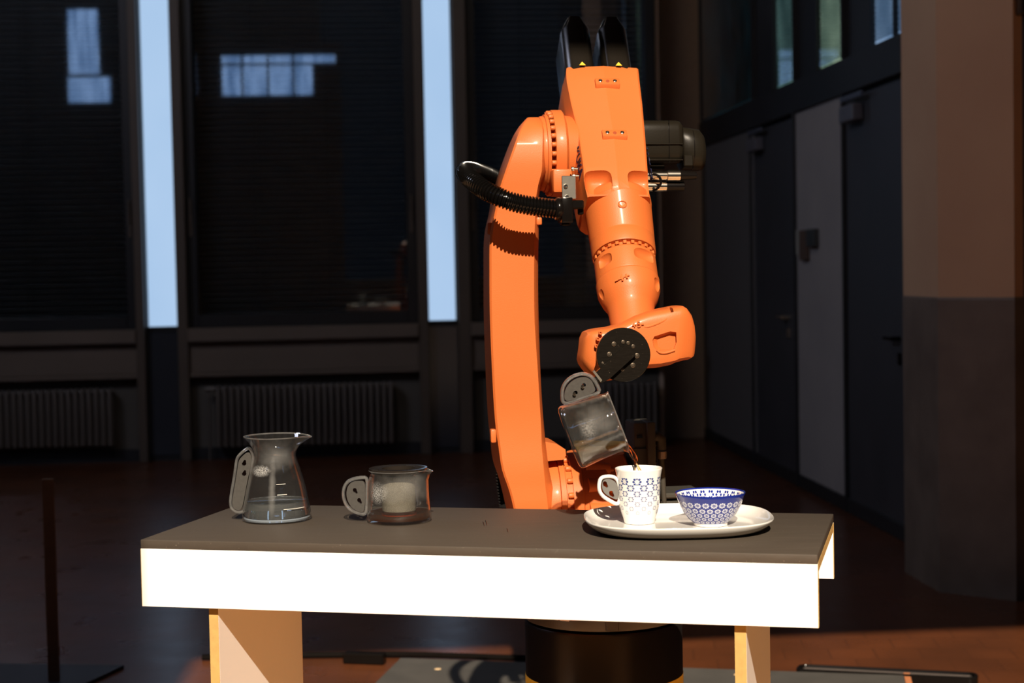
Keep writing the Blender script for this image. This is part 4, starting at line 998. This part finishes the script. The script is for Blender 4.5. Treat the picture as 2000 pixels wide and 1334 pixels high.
# lean the mouth a little towards the camera
jz_ax = (jz_ax + RF * .15).normalized(); hx = (hx - jz_ax * hx.dot(jz_ax)).normalized(); jyv = jz_ax.cross(hx)
R3 = Matrix((hx, jyv, jz_ax)).transposed().to_4x4()
JB = R(1111, 856, f_j - .005); Mp = Matrix.Translation(JB) @ R3
jug2 = thing('tea_jug', 'tilted glass jug pouring tea, held by its handle on the black gripper', 'jug', JB)
ofs = lambda lx, ly, lz: tuple((R3 @ V((lx, ly, lz))))
make_jug(jug2, Mp, lambda a: a.math('ADD', .012, a.math('ADD', blob(a, ofs(-.018, -.045, .062), (.045, .05, .036), .07, .9), blob(a, ofs(-.008, -.05, .040), (.022, .03, .028), .22, 1.0, 500))), 'tilted_jug_glass')  # constant term paints reflections into the glass, the patches are condensation
# liquid: inside volume cut by the level plane
g = G(); g.rev([(.001, .0065), (.0560, .0065), (.0588, .0085), (.0585, .014), (.0562, .045), (.0540, .080), (.0520, .090), (.0518, .0960)], seg=64, fn=spout_fn(.072, .098, .0105, .26, .004)); xf(g, Mp)
lv = on_plane(1190, 864, JB, RF).z
me = bpy.data.meshes.new('t'); me.from_pydata([tuple(p) for p in g.v], [], g.f)
bm = bmesh.new(); bm.from_mesh(me); bmesh.ops.recalc_face_normals(bm, faces=bm.faces)
r = bmesh.ops.bisect_plane(bm, geom=bm.verts[:] + bm.edges[:] + bm.faces[:], plane_co=(0, 0, lv), plane_no=(0, 0, 1), clear_outer=True)
ed = [e for e in r['geom_cut'] if isinstance(e, bmesh.types.BMEdge)]; bmesh.ops.contextual_create(bm, geom=ed)
bm.verts.index_update(); g = G(); g.v = [v.co.copy() for v in bm.verts]; g.f = [tuple(v.index for v in f.verts) for f in bm.faces]; bm.free()
part('tea', g, tea('pale_amber_tea', (.62, .43, .16), (.32, .20, .035), .42), jug2, label='pale amber tea gathered at the spout')
# docking pins of the gripper pass through the insert holes
for px, py in ((695, 956), (703, 976)):
    lx, lz_ = jz(px, py); c = Mp @ V((lx, 0, lz_)); yn = (Mp.to_3x3() @ V((0, 1, 0))).normalized(); yn = yn if yn.dot(RF) > 0 else -yn
    g = G(); g.rev([(.0024, -.012), (.0024, .007), (.0033, .0072), (.0033, .0095), (.0025, .0103)], c - RR * .001, yn, Z, 16); part('docking_pin', g, CHROME, gr)
lx, lz_ = jz(700, 966); c = Mp @ V((lx, 0, lz_)); yn = (Mp.to_3x3() @ V((0, 1, 0))).normalized(); yn = yn if yn.dot(RF) > 0 else -yn
g = G(); g.tube([DP(1172, 738, .004), c - yn * .014 + RR * .012, c - yn * .013 - RR * .016 - Z * .008], [.008, .007, .006], 10); part('docking_arm', g, ANOD, gr)

# --- tray, mug, bowl
TC = on_z(1321.5, 1010, .936); TC = V((TC.x, 3.058, .9142)); hx_ = (on_z(1503, 1002, .936).x - on_z(1140, 1011, .936).x) / 2
TC.x = (on_z(1503, 1002, .936).x + on_z(1140, 1011, .936).x) / 2; hy_ = .155
root = thing('serving_plate', 'long rounded white serving plate under the mug and the bowl', 'plate', TC)
prof = [(.60, .0), (.62, .0), (.80, .0012), (.90, .007), (.965, .015), (.995, .0212), (1.0, .0232), (.995, .0245), (.985, .0240), (.95, .0180), (.90, .0120), (.84, .0078), (.78, .0062), (.3, .0062)]
g = G(); g.loft([[TC + p for p in superell(hx_ - hy_ * (1 - k) * 1.0, hy_ * k, 96, 2.75, z)] for k, z in prof]); part('dish', g, CERAMIC, root, smooth=60)
def flower_mask(a, u, v, R_, N_=8):
    """u,v in cell units centred 0; returns petal mask"""
    r = a.math('SQRT', a.math('ADD', a.math('MULTIPLY', u, u), a.math('MULTIPLY', v, v))); th = a.math('ARCTAN2', v, u)
    pet = a.math('COSINE', a.math('MULTIPLY', th, N_)); rn = a.math('DIVIDE', r, R_)
    # a petal: wide mid radius
    wr_ = a.math('SUBTRACT', 1.0, a.math('ABSOLUTE', a.math('DIVIDE', a.math('SUBTRACT', rn, .72), .30)))
    pt = a.math('GREATER_THAN', a.math('ADD', wr_, a.math('MULTIPLY', pet, .60)), .22)
    pt = a.math('MULTIPLY', pt, a.math('LESS_THAN', rn, 1.04)); pt = a.math('MULTIPLY', pt, a.math('GREATER_THAN', rn, .40))
    ctr = a.math('MULTIPLY', a.math('GREATER_THAN', rn, .13), a.math('LESS_THAN', rn, .30))
    return a.math('MAXIMUM', pt, a.math('MULTIPLY', ctr, .35))
def cyl_coords(a):
    sx = a.n('ShaderNodeSeparateXYZ'); a.link(a.obj(), sx.inputs[0]); return a.math('ARCTAN2', sx.outputs[1], sx.outputs[0]), sx
def staggered(a, ang, rowv, N_, phase=0.0):
    """rowv: continuous row coordinate; returns (du, dv, row) with du in cell widths"""
    row = a.math('FLOOR', rowv); dv = a.math('SUBTRACT', a.math('SUBTRACT', rowv, row), .5)
    odd = a.math('MULTIPLY', a.math('MODULO', a.math('ABSOLUTE', row), 2.0), .5)
    u = a.math('ADD', a.math('ADD', a.math('MULTIPLY', ang, N_ / (2 * math.pi)), odd), 40.0 + phase)
    du = a.math('SUBTRACT', a.math('FRACT', u), .5); return du, dv, row
def mug_mat():
    a = M('white_porcelain_blue_flowers'); ang, sx = cyl_coords(a); z = sx.outputs[2]
    # rows: w = (ztop - z) stretched so rows tighten downwards
    w_ = a.math('DIVIDE', a.math('SUBTRACT', .0868, z), .068)
    rv = a.math('ADD', a.math('MULTIPLY', w_, 5.0), a.math('MULTIPLY', a.math('MULTIPLY', w_, w_), 2.0))
    du, dv, row = staggered(a, ang, rv, 10, .25)
    size = a.math('MULTIPLY_ADD', row, -.028, .33)
    u = a.math('MULTIPLY', du, 1.0); v = a.math('MULTIPLY', a.math('DIVIDE', dv, a.math('MULTIPLY_ADD', w_, 4.0, 5.0)), .068 / .0255)
    msk = flower_mask(a, u, v, size); ok = a.math('MULTIPLY', a.math('GREATER_THAN', row, -.5), a.math('LESS_THAN', row, 6.5)); msk = a.math('MULTIPLY', msk, ok)
    fade = a.math('MULTIPLY_ADD', row, -.07, .96)
    a.set(col=a.mix(a.math('MULTIPLY', msk, fade), (.80, .78, .74), (.012, .035, .20)), rough=.1, coat=.5, coatr=.05); return a.m
MP = on_z(1249, 1021, .9205); MP = V((MP.x, MP.y, .9206))
mug = thing('mug', 'white porcelain mug with blue flower print receiving the poured tea', 'mug', MP)
mo_ = [(.0240, .0), (.0275, .0005), (.0285, .003), (.0300, .010), (.0338, .020), (.0368, .031), (.0385, .045), (.0392, .060), (.0397, .075), (.0408, .088), (.0430, .0985), (.0436, .1010)]
prof = [(.001, .001)] + mo_ + [(.0430, .1018), (.0420, .1005)] + [(max(.002, r - .003), z) for r, z in mo_[::-1] if .006 < z < .098] + [(.02, .006), (.001, .006)]
g = G(); g.rev(prof, MP, seg=80, ref=V((-1, -.12, 0))); part('cup', g, mug_mat(), mug, smooth=55)
def mz(px, py): return (px - 1249) * .000945, (1021 - py) * .00094
mh = rounded([mz(*p) for p in ((1208, 938), (1201, 929), (1188, 927), (1174, 929), (1170, 941), (1170, 955), (1177, 966), (1190, 975), (1206, 984), (1211, 975), (1211, 955))], n=2)
Mm = Matrix.Translation(MP) @ Matrix.Rotation(math.radians(8), 4, 'Z')
part('handle', handle_ring(mh, Mm, .0036, .0055), CERAMIC, mug, label='white porcelain loop handle')
mi = rounded([mz(*p) for p in ((1207, 947), (1200, 936), (1190, 932), (1179, 933), (1175, 942), (1176, 953), (1182, 962), (1193, 969), (1207, 975), (1209, 960))], n=2)
hi = part('handle_insert', plate_poly(mi, -.0035, .0035, Mm), plain('light_grey_insert', (.13, .125, .115), .6), mug, label='light grey insert plate with two holes', smooth=20)
boolean(hi, [slot_cut(*mz(1182.5, 943), math.radians(-58), Mm, .0068, .0036), slot_cut(*mz(1194.5, 962), math.radians(-58), Mm, .0068, .0036)])
g = G(); g.rev([(.001, .060), (.0355, .060), (.0362, .0604), (.001, .0606)], MP, seg=48); part('tea', g, plain('brown_tea_surface', (.22, .07, .012), .05), mug)

def bowl_mat():
    a = M('blue_white_flower_glaze'); ang, sx = cyl_coords(a); z = sx.outputs[2]
    # outside: blue with white flowers
    w_ = a.math('SUBTRACT', .0495, z); rv = a.math('ADD', a.math('MULTIPLY', w_, 60.0), a.math('MULTIPLY', a.math('MULTIPLY', w_, w_), 1280.0)); du, dv, row = staggered(a, ang, rv, 24, .5)
    rad_ = a.math('SQRT', a.math('ADD', a.math('MULTIPLY', sx.outputs[0], sx.outputs[0]), a.math('MULTIPLY', sx.outputs[1], sx.outputs[1])))
    vs = a.math('DIVIDE', 1.25, a.math('MULTIPLY', a.math('MULTIPLY_ADD', w_, 2560.0, 60.0), a.math('MULTIPLY', rad_, 2 * math.pi / 24)))
    size = a.math('MULTIPLY_ADD', row, -.012, .42)
    msk = flower_mask(a, du, a.math('MULTIPLY', dv, vs), size); ok = a.math('MULTIPLY', a.math('GREATER_THAN', row, -.5), a.math('LESS_THAN', row, 4.5))
    outc = a.mix(a.math('MULTIPLY', a.math('MULTIPLY', msk, ok), .85), (.010, .022, .20), (.70, .72, .78))
    outc = a.mix(a.math('LESS_THAN', z, .0055), outc, (.80, .78, .74))
    # inside: white with blue flowers near the rim
    du2 = a.math('SUBTRACT', a.math('FRACT', a.math('ADD', a.math('MULTIPLY', ang, 24 / (2 * math.pi)), 40.0)), .5)
    dv2 = a.math('DIVIDE', a.math('SUBTRACT', z, .0475), .0165); m2 = flower_mask(a, du2, a.math('MULTIPLY', dv2, .8), .40, 6)
    inc = a.mix(m2, (.80, .78, .74), (.010, .022, .22)); inc = a.mix(a.math('GREATER_THAN', z, .0575), inc, (.010, .022, .22))
    geo = a.n('ShaderNodeNewGeometry'); sb = a.n('ShaderNodeVectorMath', operation='DOT_PRODUCT'); cx = a.n('ShaderNodeCombineXYZ'); a.link(sx.outputs[0], cx.inputs[0]); a.link(sx.outputs[1], cx.inputs[1])
    a.link(geo.outputs['True Normal'], sb.inputs[0]); a.link(cx.outputs[0], sb.inputs[1])
    a.set(col=a.mix(a.math('LESS_THAN', sb.outputs['Value'], 0.0), outc, inc), rough=.08, coat=.5, coatr=.04); return a.m
BPp = on_z(1388, 1025, .9205); BPp = V((BPp.x, BPp.y, .9206))
bowl = thing('bowl', 'small blue bowl with white flower print on the right of the plate', 'bowl', BPp)
bo = [(.0285, .0), (.0310, .0005), (.0312, .005), (.0325, .0062), (.0400, .0125), (.0480, .0225), (.0545, .0345), (.0590, .0460), (.0622, .0545), (.0638, .0590)]
prof = [(.001, .001)] + bo + [(.0632, .0600), (.0622, .0592)] + [(r - .0032, z) for r, z in bo[::-1] if .009 < z < .057] + [(.03, .009), (.001, .0085)]
g = G(); g.rev(prof, BPp, seg=96); part('shell', g, bowl_mat(), bowl, smooth=55)

# --- pouring stream of tea: two twisting strands
s0 = on_plane(1227, 872, JB, RF); s1 = MP + V((-.004, 0, .097)); s2 = MP + V((0.000, 0, .061))
base = spline([s0 - X * .004 + Z * .006, s0, s0.lerp(s1, .45) + X * .0045, s1 + X * .002, s2 + X * .006], 10)
g = G()
for ph in (0, math.pi):
    pts = []; rad = []
    for i, p in enumerate(base):
        q = i / (len(base) - 1); am = .0048 * math.sin(min(1, q * 1.6) * math.pi * .5 + .2) * (.4 + q * .9)
        an = ph + q * 7.5; pts.append(p + X * math.cos(an) * am + Y * math.sin(an) * am); rad.append(.0024 + .0010 * math.sin(q * 19 + ph) - .0006 * q)
    g.tube(pts, rad, 10)
sm = M('pouring_tea'); sm.set(col=(.95, .62, .34), rough=.0, ior=1.33, trans=1.0)
solo('tea_stream', g, sm.m, 'twisting stream of tea falling from the tilted jug into the mug', 'liquid', smooth=60)
